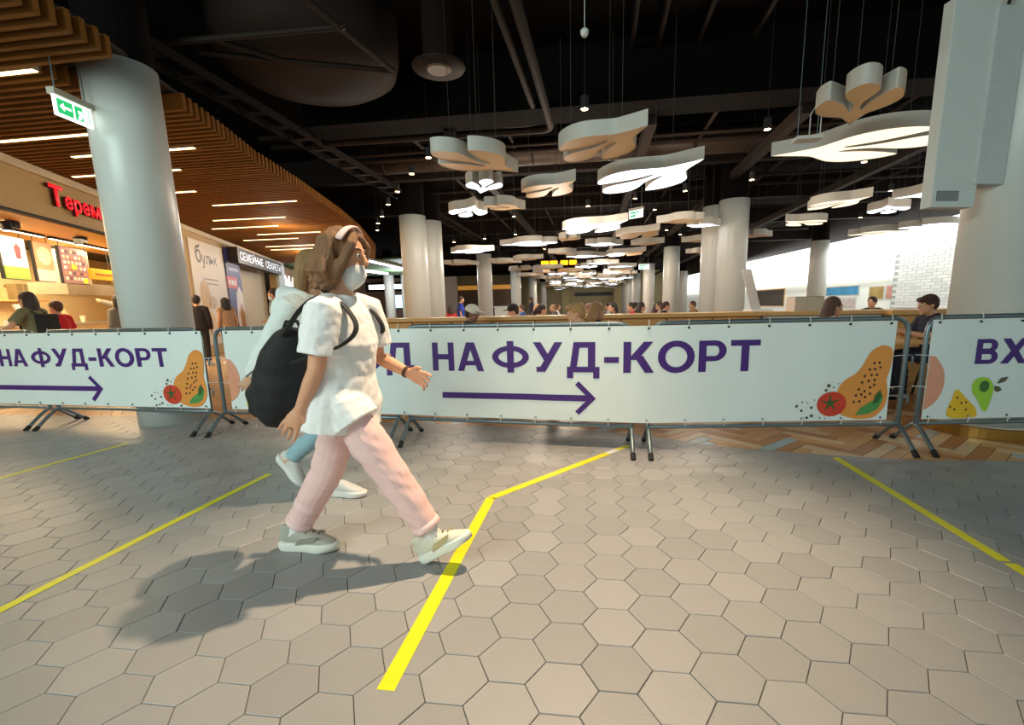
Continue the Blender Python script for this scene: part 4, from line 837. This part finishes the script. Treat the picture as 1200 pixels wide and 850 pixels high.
def sit_pose(h=1.0, arms=None, lean=.05):
    P = lambda x, y, z: V((x*h, y*h, z*h))
    J = dict(pel=P(-.04, 0, .54), che=P(.0+lean*.5, 0, .83), nek=P(lean, 0, 1.02), hed=P(.04+lean*1.3, 0, 1.15), face=V((1, 0, -.15)).normalized(), shr=P(lean, -.165, .97), shl=P(lean, .165, .97), elr=P(.10+lean, -.21, .74), ell=P(.10+lean, .21, .74), wrr=P(.33+lean, -.1, .79), wrl=P(.33+lean, .1, .79),
             hpr=P(0, -.09, .53), hpl=P(0, .09, .53), knr=P(.40, -.1, .52), knl=P(.40, .1, .52), anr=P(.36, -.1, .09), anl=P(.36, .1, .09))
    J['fr'] = (P(.30, -.1, 0), V((1, -.1, 0))); J['fl'] = (P(.30, .1, 0), V((1, .1, 0))); J.update(arms or {}); J['k'] = h; return J
def mask_mb(c, fw, lt, up, k=1.0): return MB().tube([c+(fw*.05-up*.036)*k, c+(fw*.046-up*.06)*k, c+(fw*.04-up*.088)*k, c+(fw*.026-up*.116)*k], [(.05*k, .048*k), (.062*k, .062*k), (.058*k, .058*k), (.040*k, .044*k)], lt, 18)
MCACHE = {}
def person_meshes(J, st, vox, key=None):
    if key and key in MCACHE: return MCACHE[key]
    k = J['k']; lat = (J['shl']-J['shr']).normalized(); lath = (J['hpl']-J['hpr']).normalized(); R = {}
    fine = vox <= .009
    b = MB(); w = st.get('w', 1.0)*k
    pel, che, nek, hed = J['pel'], J['che'], J['nek'], J['hed']
    b.tube([pel-(che-pel)*.15, pel, lerp(pel, che, .5), che, lerp(che, nek, .65), nek], [(.12*w, .09*w), (.155*w, .11*w), (.125*w, .095*w), (.15*w, .105*w), (.14*w, .08*w), (.055*k, .055*k)], lat, 16)
    b.tube([nek-(hed-nek)*.2, lerp(nek, hed, .6)], [.052*k, .05*k], lat, 12)
    fw, lt, up = head(b, hed, J['face'], hed-nek+V((0, 0, .1)), k)
    for s, sd in (('r', -1), ('l', 1)):
        sh, el, wr = J['sh'+s], J['el'+s], J['wr'+s]
        b.tube([lerp(sh, nek, .4), sh, lerp(sh, el, .5), el, lerp(el, wr, .35), wr], [.05*k, .05*k, .043*k, .037*k, .036*k, .025*k], lat, 12)
        hd = J.get('hd'+s, wr-el); wax = J.get('wx'+s, J['face']); hand(b, wr, hd, wax, sd, J.get('curl'+s, .55), fine, J.get('th'+s, .8))
        hp, kn, an = J['hp'+s], J['kn'+s], J['an'+s]
        b.tube([lerp(hp, pel, .3), hp, lerp(hp, kn, .5), kn, lerp(kn, an, .35), an], [.085*k, .085*k, .072*k, .052*k, .05*k, .035*k], lath, 12)
        h0, td = J['f'+s]; tdn = td.normalized(); b.tube([h0+tdn*.05*k+V((0, 0, .05*k)), h0+tdn*.13*k+V((0, 0, .045*k)), h0+tdn*.21*k+V((0, 0, .035*k))], [.026*k, .028*k, .02*k], lath, 10); b.tube([an, h0+tdn*.06*k+V((0, 0, .05*k))], [.034*k, .03*k], lath, 10)
    R['body'] = fuse(b, vox, 'body', 2)
    # top
    t = MB(); q = st.get('top_w', 1.12)*w; hem = st.get('hem', -.05)
    upd = (che-pel).normalized(); hp0 = pel+upd*hem
    fl = st.get('flare', 1.0)
    t.tube([hp0, lerp(hp0, che, .3), lerp(hp0, che, .65), che, lerp(che, nek, .6), lerp(che, nek, .93), nek+(hed-nek)*.08], [(.165*q*fl, .125*q*fl), (.16*q*fl, .12*q*fl), (.15*q, .118*q), (.16*q, .12*q), (.15*q, .095*q), (.085*k, .08*k), (.064*k, .066*k)], lat, 20, (True, True))
    fr = {'short': .75, 'long': 2.0, 'none': .12}[st.get('sleeve', 'short')]
    for s in 'rl':
        sh, el, wr = J['sh'+s], J['el'+s], J['wr'+s]; z = st.get('slv', 1.25)*k
        if fr <= 1: t.tube([lerp(sh, nek, .45), sh, lerp(sh, el, fr*.5), lerp(sh, el, fr)], [.055*k*1.1, .054*z, .056*z, .058*z], lat, 14, (False, True))
        else: t.tube([lerp(sh, nek, .45), sh, lerp(sh, el, .5), el, lerp(el, wr, .5), lerp(el, wr, .95)], [.055*k*1.1, .055*z, .05*z, .047*z, .043*z, .034*z], lat, 14, (False, True))
    for s, fr_, r_ in st.get('drape', []): t.tube([J['hp'+s]+V((0, 0, .05)), J['hp'+s], lerp(J['hp'+s], J['kn'+s], fr_)], [r_*.8, r_*.95, r_], lath, 18, (False, True))
    amp = st.get('wr', .006)
    R['top'] = fuse(t, vox*1.1, 'top', 2, (lambda p: amp*noise.noise(V((p.x*14+p.z*7, p.y*14, p.z*9)))+amp*.5*noise.noise(p*30)) if fine else None)
    # trousers
    t = MB(); q = st.get('leg_w', 1.15)*k; lr = st.get('legs', [.088, .080, .062, .058, .05])
    t.tube([pel+upd*.09*k, pel, pel-upd*.05*k], [(.145*w*1.05, .108*w*1.05), (.165*w*1.05, .125*w*1.05), (.15*w, .115*w)], lath, 18)
    for s in 'rl':
        hp, kn, an = J['hp'+s], J['kn'+s], J['an'+s]; ef = st.get('cuff', .93); e = lerp(kn, an, ef)
        if st.get('shorts'): t.tube([lerp(hp, pel, .3), hp, lerp(hp, kn, .45), lerp(hp, kn, .8)], [lr[0]*q, lr[0]*q, lr[1]*q, lr[1]*q], lath, 14, (False, True))
        else: t.tube([lerp(hp, pel, .3), hp, lerp(hp, kn, .5), kn, lerp(kn, an, .45), e], [(lr[0]*q*.9, lr[0]*q), (lr[0]*q*.9, lr[0]*q), (lr[1]*q*.9, lr[1]*q), lr[2]*q, lr[3]*q, lr[4]*q], lath, 16, (False, True))
    R['trousers'] = fuse(t, vox*1.1, 'trousers', 2, (lambda p: amp*noise.noise(V((p.x*9, p.y*9, p.z*26+p.x*14)))) if fine else None)
    h = MB(); hair_mb(h, hed, fw, lt, up, st.get('hair', 'short'), k)
    R['hair'] = fuse(h, vox*.9, 'hair', 2, (lambda p: .006*noise.noise(V((p.x*40, p.y*40, p.z*8)))) if fine else None)
    R['fr'] = (fw, lt, up)
    if key: MCACHE[key] = R
    return R
def person(label, loc, rz, J, st, vox=.016, key=None, group=None, lod=0):
    R = person_meshes(J, st, vox, key); t = thing('person', label, 'person', loc, math.radians(rz), group); k = J['k']; fw, lt, up = R['fr']; hed = J['hed']
    sk = skin(st.get('skin', (208, 158, 126)))
    obj('body', R['body'], sk, t); obj(st.get('top_name', 'shirt'), R['top'], cloth(st['top']), t); obj('trousers', R['trousers'], cloth(st['bottom']), t)
    if st.get('hair') != 'none': obj('hair', R['hair'], hairm(st.get('hairc', (60, 42, 32))), t)
    if lod < 2:
        for s in 'rl': h0, td = J['f'+s]; put_shoe(t, h0, td, cloth(st.get('shoe', (210, 208, 204))), cloth((226, 224, 220)), RUB, k)
    if lod < 1:
        for s in (-1, 1):
            e = MB().ell(hed+fw*.083*k+lt*(s*.031*k)+up*.012*k, fw*.013*k, lt*.014*k, up*.011*k, 10, 6).build('eye', mat('eye_white', (226, 222, 216), .3), t, True); MB().ell(hed+fw*.093*k+lt*(s*.031*k)+up*.012*k, fw*.0045*k, lt*.006*k, up*.006*k, 8, 6).build('iris', RUB, e)
            MB().tube([hed+fw*.089*k+lt*(s*.014*k)+up*.036*k, hed+fw*.088*k+lt*(s*.034*k)+up*.04*k, hed+fw*.072*k+lt*(s*.055*k)+up*.034*k], .0045*k, up, 5).build('eyebrow', hairm(st.get('hairc', (60, 42, 32))), t)
    if st.get('mask'):
        mask_mb(hed, fw, lt, up, k).build('face_mask', cloth((222, 226, 228)), t, True)
    if st.get('cap'):
        c = MB(); c.ell(hed+up*.055*k-fw*.01*k, fw*.112*k, lt*.098*k, up*.088*k, 18, 12); c.tube([hed+fw*.06*k+up*.05*k, hed+fw*.13*k+up*.045*k, hed+fw*.18*k+up*.035*k], [(.08*k, .012*k), (.075*k, .01*k), (.05*k, .008*k)], lt, 12); obj('cap', fuse(c, .008, 'cap', 2), cloth(st['cap']), t)
    if st.get('pack'):
        c = MB(); che, pel = J['che'], J['pel']; b = -V((1, 0, 0)); m0 = lerp(pel, che, .75); c.obox(m0+b*.17*k, (.07*k, 0, 0), (0, .13*k, 0), (0, 0, .2*k)); c.obox(m0+b*.24*k-V((0, 0, .06*k)), (.03*k, 0, 0), (0, .1*k, 0), (0, 0, .1*k)); p = obj('backpack', fuse(c, .014, 'backpack', 6), cloth(st['pack']), t)
        for s in (-1, 1): MB().tube([m0+b*.14*k+V((0, s*.08*k, .18*k)), V((J['nek'].x-.01*k, s*.095*k, J['nek'].z+.0*k)), V((che.x+.115*k, s*.1*k, che.z+.04*k)), V((che.x+.09*k, s*.13*k, che.z-.1*k))], [(.018*k, .008*k)]*4, (0, 1, 0), 6).build('strap', cloth(st['pack']), p)
    return t
# --- the walking woman
J = dict(k=1.0, pel=V((-.01, 0, .84)), che=V((.03, 0, 1.10)), nek=V((.03, 0, 1.305)), hed=V((.062, 0, 1.487)), face=V((.99, -.02, -.10)), shr=V((.03, -.16, 1.245)), shl=V((.07, .16, 1.255)), elr=V((-.005, -.205, .99)), wrr=V((-.09, -.22, .815)), ell=V((.09, .21, 1.0)), wrl=V((.265, .17, .925)),
         hpr=V((.025, -.085, .82)), knr=V((.255, -.075, .455)), anr=V((.425, -.06, .165)), hpl=V((-.03, .085, .82)), knl=V((-.165, .05, .42)), anl=V((-.36, .02, .105)),
         fr=(V((.375, -.06, .006)), V((.86, -.02, .50))), fl=(V((-.445, .015, 0)), V((1, .03, 0))), hdr=V((-.09, -.01, -.13)), hdl=V((.11, -.02, -.04)), wxr=V((.8, .1, -.5)), wxl=V((.2, -.1, .9)), curlr=.22, curll=.75, thr=.6, thl=.5)
st = dict(top=(246, 243, 241), bottom=(240, 198, 194), hair='none', skin=(220, 160, 126), top_w=1.14, flare=1.24, hem=-.14, sleeve='short', slv=1.5, leg_w=1.0, legs=[.074, .095, .082, .076, .066], cuff=.88, wr=.006, drape=[('r', .27, .125), ('l', .27, .122)])
R = person_meshes(J, st, .005)
wm = thing('person', 'walking woman in white t-shirt and pink trousers with a black backpack', 'person', (-1.2, 2.1, 0))
obj('body', R['body'], skin(st['skin']), wm); obj('t_shirt', R['top'], cloth(st['top']), wm)
tq = obj('trousers', R['trousers'], cloth(st['bottom']), wm)
for s in 'rl':   # turned-up cuffs
    kn, an = J['kn'+s], J['an'+s]; MB().tube([lerp(kn, an, .80), lerp(kn, an, .88), lerp(kn, an, .90)], [(.071, .071), (.072, .072), (.064, .064)], (0, 1, 0), 20, (True, True)).build('cuff', cloth((242, 204, 200)), tq, True)
    MB().tube([lerp(kn, an, .9), lerp(kn, an, 1.06)], [.042, .04], (0, 1, 0), 14).build('sock', cloth((232, 232, 230)), tq, True)
GREYS = cloth((176, 172, 160)); WSOLE = cloth((226, 224, 214)); LACE = cloth((92, 86, 78))
put_shoe(wm, J['fl'][0], J['fl'][1], GREYS, WSOLE, LACE, 1.13, True, cloth((150, 146, 132)))
put_shoe(wm, J['fr'][0], J['fr'][1], cloth((214, 208, 190)), WSOLE, LACE, 1.05, True, cloth((190, 170, 130)))
hed = J['hed']; fw, lt, up = R['fr']
h = MB(); h.ell(hed+up*.035-fw*.026, fw*.100, lt*.092, up*.104, 20, 14); h.ell(hed-up*.02-fw*.055, fw*.08, lt*.09, up*.11, 18, 12)
for i in range(15):
    a = PI*(.06+.88*i/14); d = -fw*math.sin(a)+lt*math.cos(a); b = hed+d*.082+up*.02; q = .02*math.sin(i*2.3)
    h.tube([b+up*.06, b+d*.025-up*.03, b+d*(.04+q)-up*.09, b+d*(.025-q)-up*.135, b+d*(.03+q)-up*.165-fw*.01], [.03, .034, .033, .028, .012], fw, 8)
for sd in (-1, 1): h.tube([hed+fw*.055+up*.095+lt*sd*.02, hed+fw*.075+up*.06+lt*sd*.066, hed+fw*.045-up*.02+lt*sd*.086, hed+fw*.01-up*.09+lt*sd*.094, hed-fw*.02-up*.15+lt*sd*.09], [.024, .024, .026, .026, .012], fw, 8)
hm = fuse(h, .006, 'hair', 4, lambda p: .0055*noise.noise(V((p.x*42+p.z*9, p.y*42, p.z*5))))
obj('hair', hm, mat('hair_brown', (132, 92, 58), .5, var=.55, scale=8, bump=.5, bscale=50, stretch=(5, 5, 1)), wm)
hb = [hed+lt*(.104*math.cos(a))+up*(.03+.108*math.sin(a))+fw*(.045-.03*(1-math.sin(a))) for a in [PI*.14+PI*.72*k/16 for k in range(17)]]
MB().tube(hb, [(.019, .006)]*17, fw, 8).build('headband', cloth((238, 206, 200)), wm, True)
mk = mask_mb(hed, fw, lt, up).build('face_mask', cloth((232, 234, 236)), wm, True)
for sd in (-1, 1): MB().tube([hed+fw*.05-up*.05+lt*sd*.064, hed-fw*.0-up*.01+lt*sd*.082], .0025, up, 5).build('ear_loop', cloth((232, 234, 236)), mk)
for sd in (-1, 1):
    e = MB().ell(hed+fw*.083+lt*(sd*.031)+up*.012, fw*.011, lt*.013, up*.0075, 10, 6).build('eye', mat('eye_white', (226, 222, 216), .3), wm, True); MB().ell(hed+fw*.0915+lt*(sd*.031)+up*.012, fw*.0045, lt*.006, up*.006, 8, 6).build('iris', RUB, e)
    MB().tube([hed+fw*.09+lt*(sd*.014)+up*.036, hed+fw*.089+lt*(sd*.034)+up*.041, hed+fw*.07+lt*(sd*.056)+up*.034], .0045, up, 5).build('eyebrow', hairm((96, 66, 44)), wm)
wd = (J['wrl']-J['ell']).normalized(); MB().tube([J['wrl']-wd*.02, J['wrl']-wd*.004], [.031, .031], lt, 14, (True, True)).build('bracelet', cloth((84, 60, 48)), wm)
MB().tube([J['hdr'].normalized()*.092+J['wrr']+V((.008, -.0, -.004)), J['hdr'].normalized()*.1+J['wrr']+V((.006, 0, -.004))], .0105, lt, 10, (True, True)).build('ring', GOLD, wm)
bp = MB()
bp.tube([(-.345, .0, .755), (-.34, 0, .81), (-.315, 0, .92), (-.275, 0, 1.04), (-.235, 0, 1.12)], [(.13, .10), (.15, .125), (.152, .13), (.14, .11), (.10, .07)], (0, 1, 0), 20)
bp.tube([(-.43, 0, .77), (-.42, 0, .85), (-.385, 0, .94)], [(.11, .05), (.12, .055), (.10, .045)], (0, 1, 0), 16)
bpo = obj('backpack', fuse(bp, .009, 'backpack', 4, lambda p: .012*noise.noise(V((p.x*9, p.y*9, p.z*13)))), mat('backpack_black', (24, 24, 26), .75, var=.2, bump=.2, bscale=120), wm)
MB().tube([(-.44, -.09, .945), (-.435, -.05, .965), (-.435, .05, .965), (-.44, .09, .945)], .005, (0, 0, 1), 6).build('zipper', STEEL, bpo)
MB().tube([(-.27, -.02, 1.16), (-.25, -.02, 1.2), (-.22, .02, 1.2), (-.2, .02, 1.15)], .009, (0, 1, 0), 6).build('grab_loop', RUB, bpo)
for sd, y in ((-1, -.105), (1, .105)):
    MB().tube(catmull([(-.22, y*.8, 1.14), (-.12, y, 1.25), (-.02, y*1.02, 1.31), (.08, y*1.05, 1.285), (.152, y*1.15, 1.20), (.155, y*1.4, 1.14), (.10, y*1.8, 1.09), (.0, y*1.9, 1.06), (-.14, y*1.6, 1.02)], 4, False), [(.021, .007)]*33, (0, 1, 0), 8).build('strap', RUB, bpo, True)
# --- second walker behind her
J = dict(k=1.0, pel=V((0, 0, .86)), che=V((.02, 0, 1.13)), nek=V((.04, 0, 1.34)), hed=V((.085, 0, 1.505)), face=V((1, .1, -.05)), shr=V((.0, -.165, 1.28)), shl=V((.05, .165, 1.28)), elr=V((-.15, -.21, 1.03)), wrr=V((-.29, -.21, .85)), ell=V((.13, .2, 1.03)), wrl=V((.33, .17, .95)),
         hpr=V((.02, -.088, .84)), knr=V((.12, -.075, .46)), anr=V((.12, -.06, .09)), hpl=V((-.02, .088, .84)), knl=V((-.02, .07, .43)), anl=V((-.31, .06, .19)), fr=(V((.055, -.06, 0)), V((1, -.03, 0))), fl=(V((-.39, .06, .22)), V((.55, 0, -.72))))
st = dict(top=(226, 232, 228), bottom=(150, 184, 196), hair='wave', hairc=(150, 118, 76), skin=(206, 160, 130), top_w=1.25, hem=-.1, sleeve='long', slv=1.45, leg_w=1.1, cuff=.86, wr=.007, top_name='hoodie')
p2 = person('walker in white hoodie and light jeans half hidden behind the woman with the backpack', (-1.85, 2.88, 0), 0, J, st, .008)
hd = MB(); hd.tube([(.04, -.09, 1.33), (-.06, -.11, 1.345), (-.13, 0, 1.335), (-.06, .11, 1.345), (.04, .09, 1.33)], [.045, .065, .075, .065, .045], (0, 0, 1), 12); hd.ell((-.125, 0, 1.25), (.085, 0, 0), (0, .15, 0), (0, 0, .125)); hd.ell((-.05, 0, 1.28), (.1, 0, 0), (0, .16, 0), (0, 0, .07))
obj('hood', fuse(hd, .01, 'hood', 3, lambda p: .008*noise.noise(p*16)), cloth((226, 232, 228)), p2)
# --- people at the shops
def arms(**k): return {a: V(b) for a, b in k.items()}
person('woman in olive shirt with long dark hair and black backpack at the shop', (-8.2, 6.0, 0), 195, stand_pose(1.62, arms(ell=(.06, .36, 1.12), wrl=(.16, .56, .98)), .05), dict(top=(120, 116, 84), bottom=(50, 50, 58), hair='long', hairc=(48, 32, 26), pack=(28, 27, 28)), .013)
person('child in red shirt at the shop counter', (-8.62, 6.62, 0), 190, stand_pose(1.5, arms(ell=(.12, .3, .95), wrl=(.3, .42, .86))), dict(top=(200, 30, 34), bottom=(60, 62, 72), hair='short', hairc=(84, 52, 34)), .013)
person('person in grey shirt pointing at the menu boards beside the big column', (-9.0, 8.0, 0), 178, stand_pose(1.62, arms(elr=(.32, -.2, 1.42), wrr=(.62, -.16, 1.52), hdr=(1, 0, .25)), .02), dict(top=(128, 122, 112), bottom=(54, 54, 60), hair='long', hairc=(50, 34, 28), sleeve='long'), .013)
person('dark haired person in black seen from behind right of the big column', (-9.2, 10.0, 0), 120, stand_pose(1.66), dict(top=(34, 26, 30), bottom=(36, 34, 38), hair='fringe', hairc=(38, 24, 20), sleeve='long', top_w=1.2), .014)
person('woman with long black hair and bare shoulders before the bread poster', (-8.75, 10.35, 0), 160, stand_pose(1.6), dict(top=(176, 138, 108), bottom=(40, 38, 44), hair='long', hairc=(34, 24, 22), sleeve='none', skin=(196, 146, 112)), .014)
person('man with face mask and dark backpack before the purple price board', (-7.1, 9.9, 0), 195, stand_pose(1.76, arms(wrr=(.25, -.12, 1.05))), dict(top=(150, 150, 148), bottom=(50, 54, 66), hair='short', hairc=(56, 34, 26), mask=True, pack=(40, 36, 50)), .013)
# --- seated visitors
stool = thing('stool', 'wooden stool under a seated visitor behind the banner', 'stool', (0, 0, 0), 0, 'stools behind the banner')
MB().lathe([(.16, 0), (.17, .02), (.165, .04)], (0, 0, .40), 20).build('seat', WOOD, stool)
for a in range(4): MB().tube([(.1*math.cos(a*PI/2+.8), .1*math.sin(a*PI/2+.8), .4), (.17*math.cos(a*PI/2+.8), .17*math.sin(a*PI/2+.8), 0)], .013, (1, 0, 0), 6).build('leg', DARK, stool)
SITP = sit_pose(); first = [True]
def sitter(label, x, y, rz, st, vox=.018, key=None, lod=1, pose=None, group=None):
    r = math.radians(rz); P = pose or SITP; hx = P['hed'].x
    lx, ly = x-hx*math.cos(r), y-hx*math.sin(r)
    person(label, (lx, ly, 0), rz, P, st, vox, key, group, lod)
    s = stool if first[0] else copy_tree(stool); first[0] = False; s.location = (lx-.02*math.cos(r), ly-.02*math.sin(r), 0)
bp_ = sit_pose(1.0, arms(elr=(.16, -.2, .76), wrr=(.40, -.07, .83), ell=(.16, .2, .76), wrl=(.40, .07, .83)), .06)
sitter('boy in navy polo sitting in the gap between the middle and right banners', 4.12, 6.5, 180, dict(top=(40, 40, 56), bottom=(34, 36, 50), hair='fringe', hairc=(70, 34, 28), skin=(216, 160, 124), shoe=(60, 56, 60)), .008, None, 0, bp_)
t = thing('phone', 'phone held by the boy in the navy polo', 'phone', (3.665, 6.5, .90)); MB().obox((0, 0, 0), (.012, 0, .07), (0, .036, 0), (.004, 0, 0)).build('case', RUB, t, bevel=.002); MB().obox((.005, 0, 0), (.011, 0, .066), (0, .033, 0), (.0008, 0, 0)).build('screen', mat('phone_glass', (70, 76, 90), .2), t)
sitter('girl with long brown hair and pale top facing the boy across the table', 2.98, 6.38, 5, dict(top=(226, 200, 190), bottom=(60, 64, 84), hair='long', hairc=(88, 58, 44), skin=(206, 152, 124)), .010, None, 0)
sitter('blond person in grey top looking down behind the letters Ф and У', -.19, 5.46, 185, dict(top=(206, 200, 204), bottom=(70, 74, 90), hair='fringe', hairc=(186, 140, 88), skin=(222, 166, 132)), .011, None, 0)
sitter('woman with light brown bob and dark top beside the blond person in grey', .07, 6.5, 30, dict(top=(48, 40, 44), bottom=(50, 50, 60), hair='wave', hairc=(166, 120, 80), skin=(218, 166, 136)), .012, None, 0)
sitter('person in white baseball cap beside the paired columns', -1.8, 6.98, 0, dict(top=(70, 36, 40), bottom=(54, 54, 60), hair='short', hairc=(50, 34, 30), cap=(232, 222, 206), skin=(150, 104, 84)), .012, None, 0)
sitter('person in black cap and white shirt right of the white kiosk', -1.5, 8.9, 190, dict(top=(216, 214, 214), bottom=(54, 54, 60), hair='short', hairc=(40, 30, 28), cap=(36, 34, 36), skin=(206, 160, 134)), .016, None, 1)
sitter('visitor with brown hair and light blue mask behind the girl with long hair', 4.52, 10.4, 190, dict(top=(190, 120, 80), bottom=(54, 54, 60), hair='wave', hairc=(84, 54, 40), mask=True), .016, None, 1)
sitter('dark haired man with dark mask left of the boy in navy', 6.05, 11.3, 215, dict(top=(60, 60, 60), bottom=(54, 54, 60), hair='short', hairc=(40, 28, 26)), .016, None, 1)
person('standing person in royal blue shirt far behind the white cap', (-4.5, 15.85, 0), 20, stand_pose(1.62), dict(top=(40, 60, 160), bottom=(40, 42, 54), hair='short', hairc=(60, 36, 28)), .018)
person('distant standing person in dark grey beside the second left column', (-3.25, 25.4, 0), 200, stand_pose(1.68), dict(top=(70, 72, 84), bottom=(44, 44, 52), hair='long', hairc=(70, 58, 50), sleeve='long'), .02)
for i, (x, y, rz, tc, hc, hs, lb) in enumerate([(-5.15, 16.8, 120, (206, 50, 40), (70, 44, 34), 'long', 'seated visitor in red beside the person in royal blue'), (-7.83, 19.4, 200, (160, 40, 50), (50, 34, 30), 'short', 'seated visitor in dark red by the bluish column'), (-8.5, 18.0, 20, (60, 60, 110), (40, 30, 28), 'short', 'seated visitor in navy left of the one in dark red'),
    (-2.0, 18.1, 10, (120, 34, 44), (60, 30, 30), 'long', 'seated visitor in wine red with long hair'), (-1.34, 16.2, 190, (90, 84, 84), (170, 130, 90), 'short', 'seated blond visitor in grey near the wine red one'), (-1.45, 20.2, 0, (220, 214, 206), (120, 84, 60), 'wave', 'seated visitor in white far over the middle seats'),
    (-.08, 10.2, 170, (200, 196, 200), (150, 104, 78), 'wave', 'seated curly haired visitor right of the blond person in grey'), (.51, 12.3, 200, (70, 30, 40), (34, 26, 26), 'long', 'seated visitor with black hair in dark wine top'), (1.2, 12.0, 10, (40, 36, 40), (40, 28, 26), 'long', 'seated visitor in black beside the dark wine one'),
    (1.05, 13.4, 190, (190, 44, 54), (60, 44, 40), 'short', 'seated visitor in bright red far right of the middle'), (1.35, 15.2, 20, (50, 50, 54), (44, 32, 30), 'short', 'seated visitor in charcoal before the far right columns'), (1.97, 14.6, 180, (170, 160, 150), (90, 64, 50), 'wave', 'seated visitor in beige left of the warm lit column'),
    (2.04, 13.6, 0, (44, 34, 40), (60, 34, 30), 'short', 'seated dark haired visitor right before the warm lit column'), (2.95, 14.7, 190, (150, 120, 80), (100, 60, 44), 'short', 'seated visitor in tan left of the right paired columns'), (-1.05, 9.9, 20, (230, 228, 228), (60, 44, 40), 'tail', 'seated visitor in white shirt with ponytail'), (-1.35, 11.6, 200, (100, 90, 80), (190, 140, 90), 'wave', 'seated visitor with fair hair behind the black cap'),
    (-2.6, 17.3, 180, (60, 90, 150), (80, 56, 44), 'short', 'seated visitor in blue behind the white kiosk'), (-.7, 17.0, 30, (196, 150, 130), (70, 46, 38), 'wave', 'seated visitor in salmon top over the middle seats'), (-.3, 22, 200, (70, 60, 60), (50, 36, 32), 'short', 'smallest seated visitor in brown at the hall middle'), (.6, 19, 180, (210, 206, 200), (46, 34, 30), 'short', 'small seated visitor in cream at the hall middle'), (2.6, 20.0, 20, (80, 40, 60), (40, 30, 30), 'long', 'small seated visitor in plum behind the warm lit column')]):
    sitter(lb, x, y, rz, dict(top=tc, bottom=(50, 52, 62), hair=hs, hairc=hc), .02, 'sit_'+hs, 2, None, 'visitors seated far in the food court')
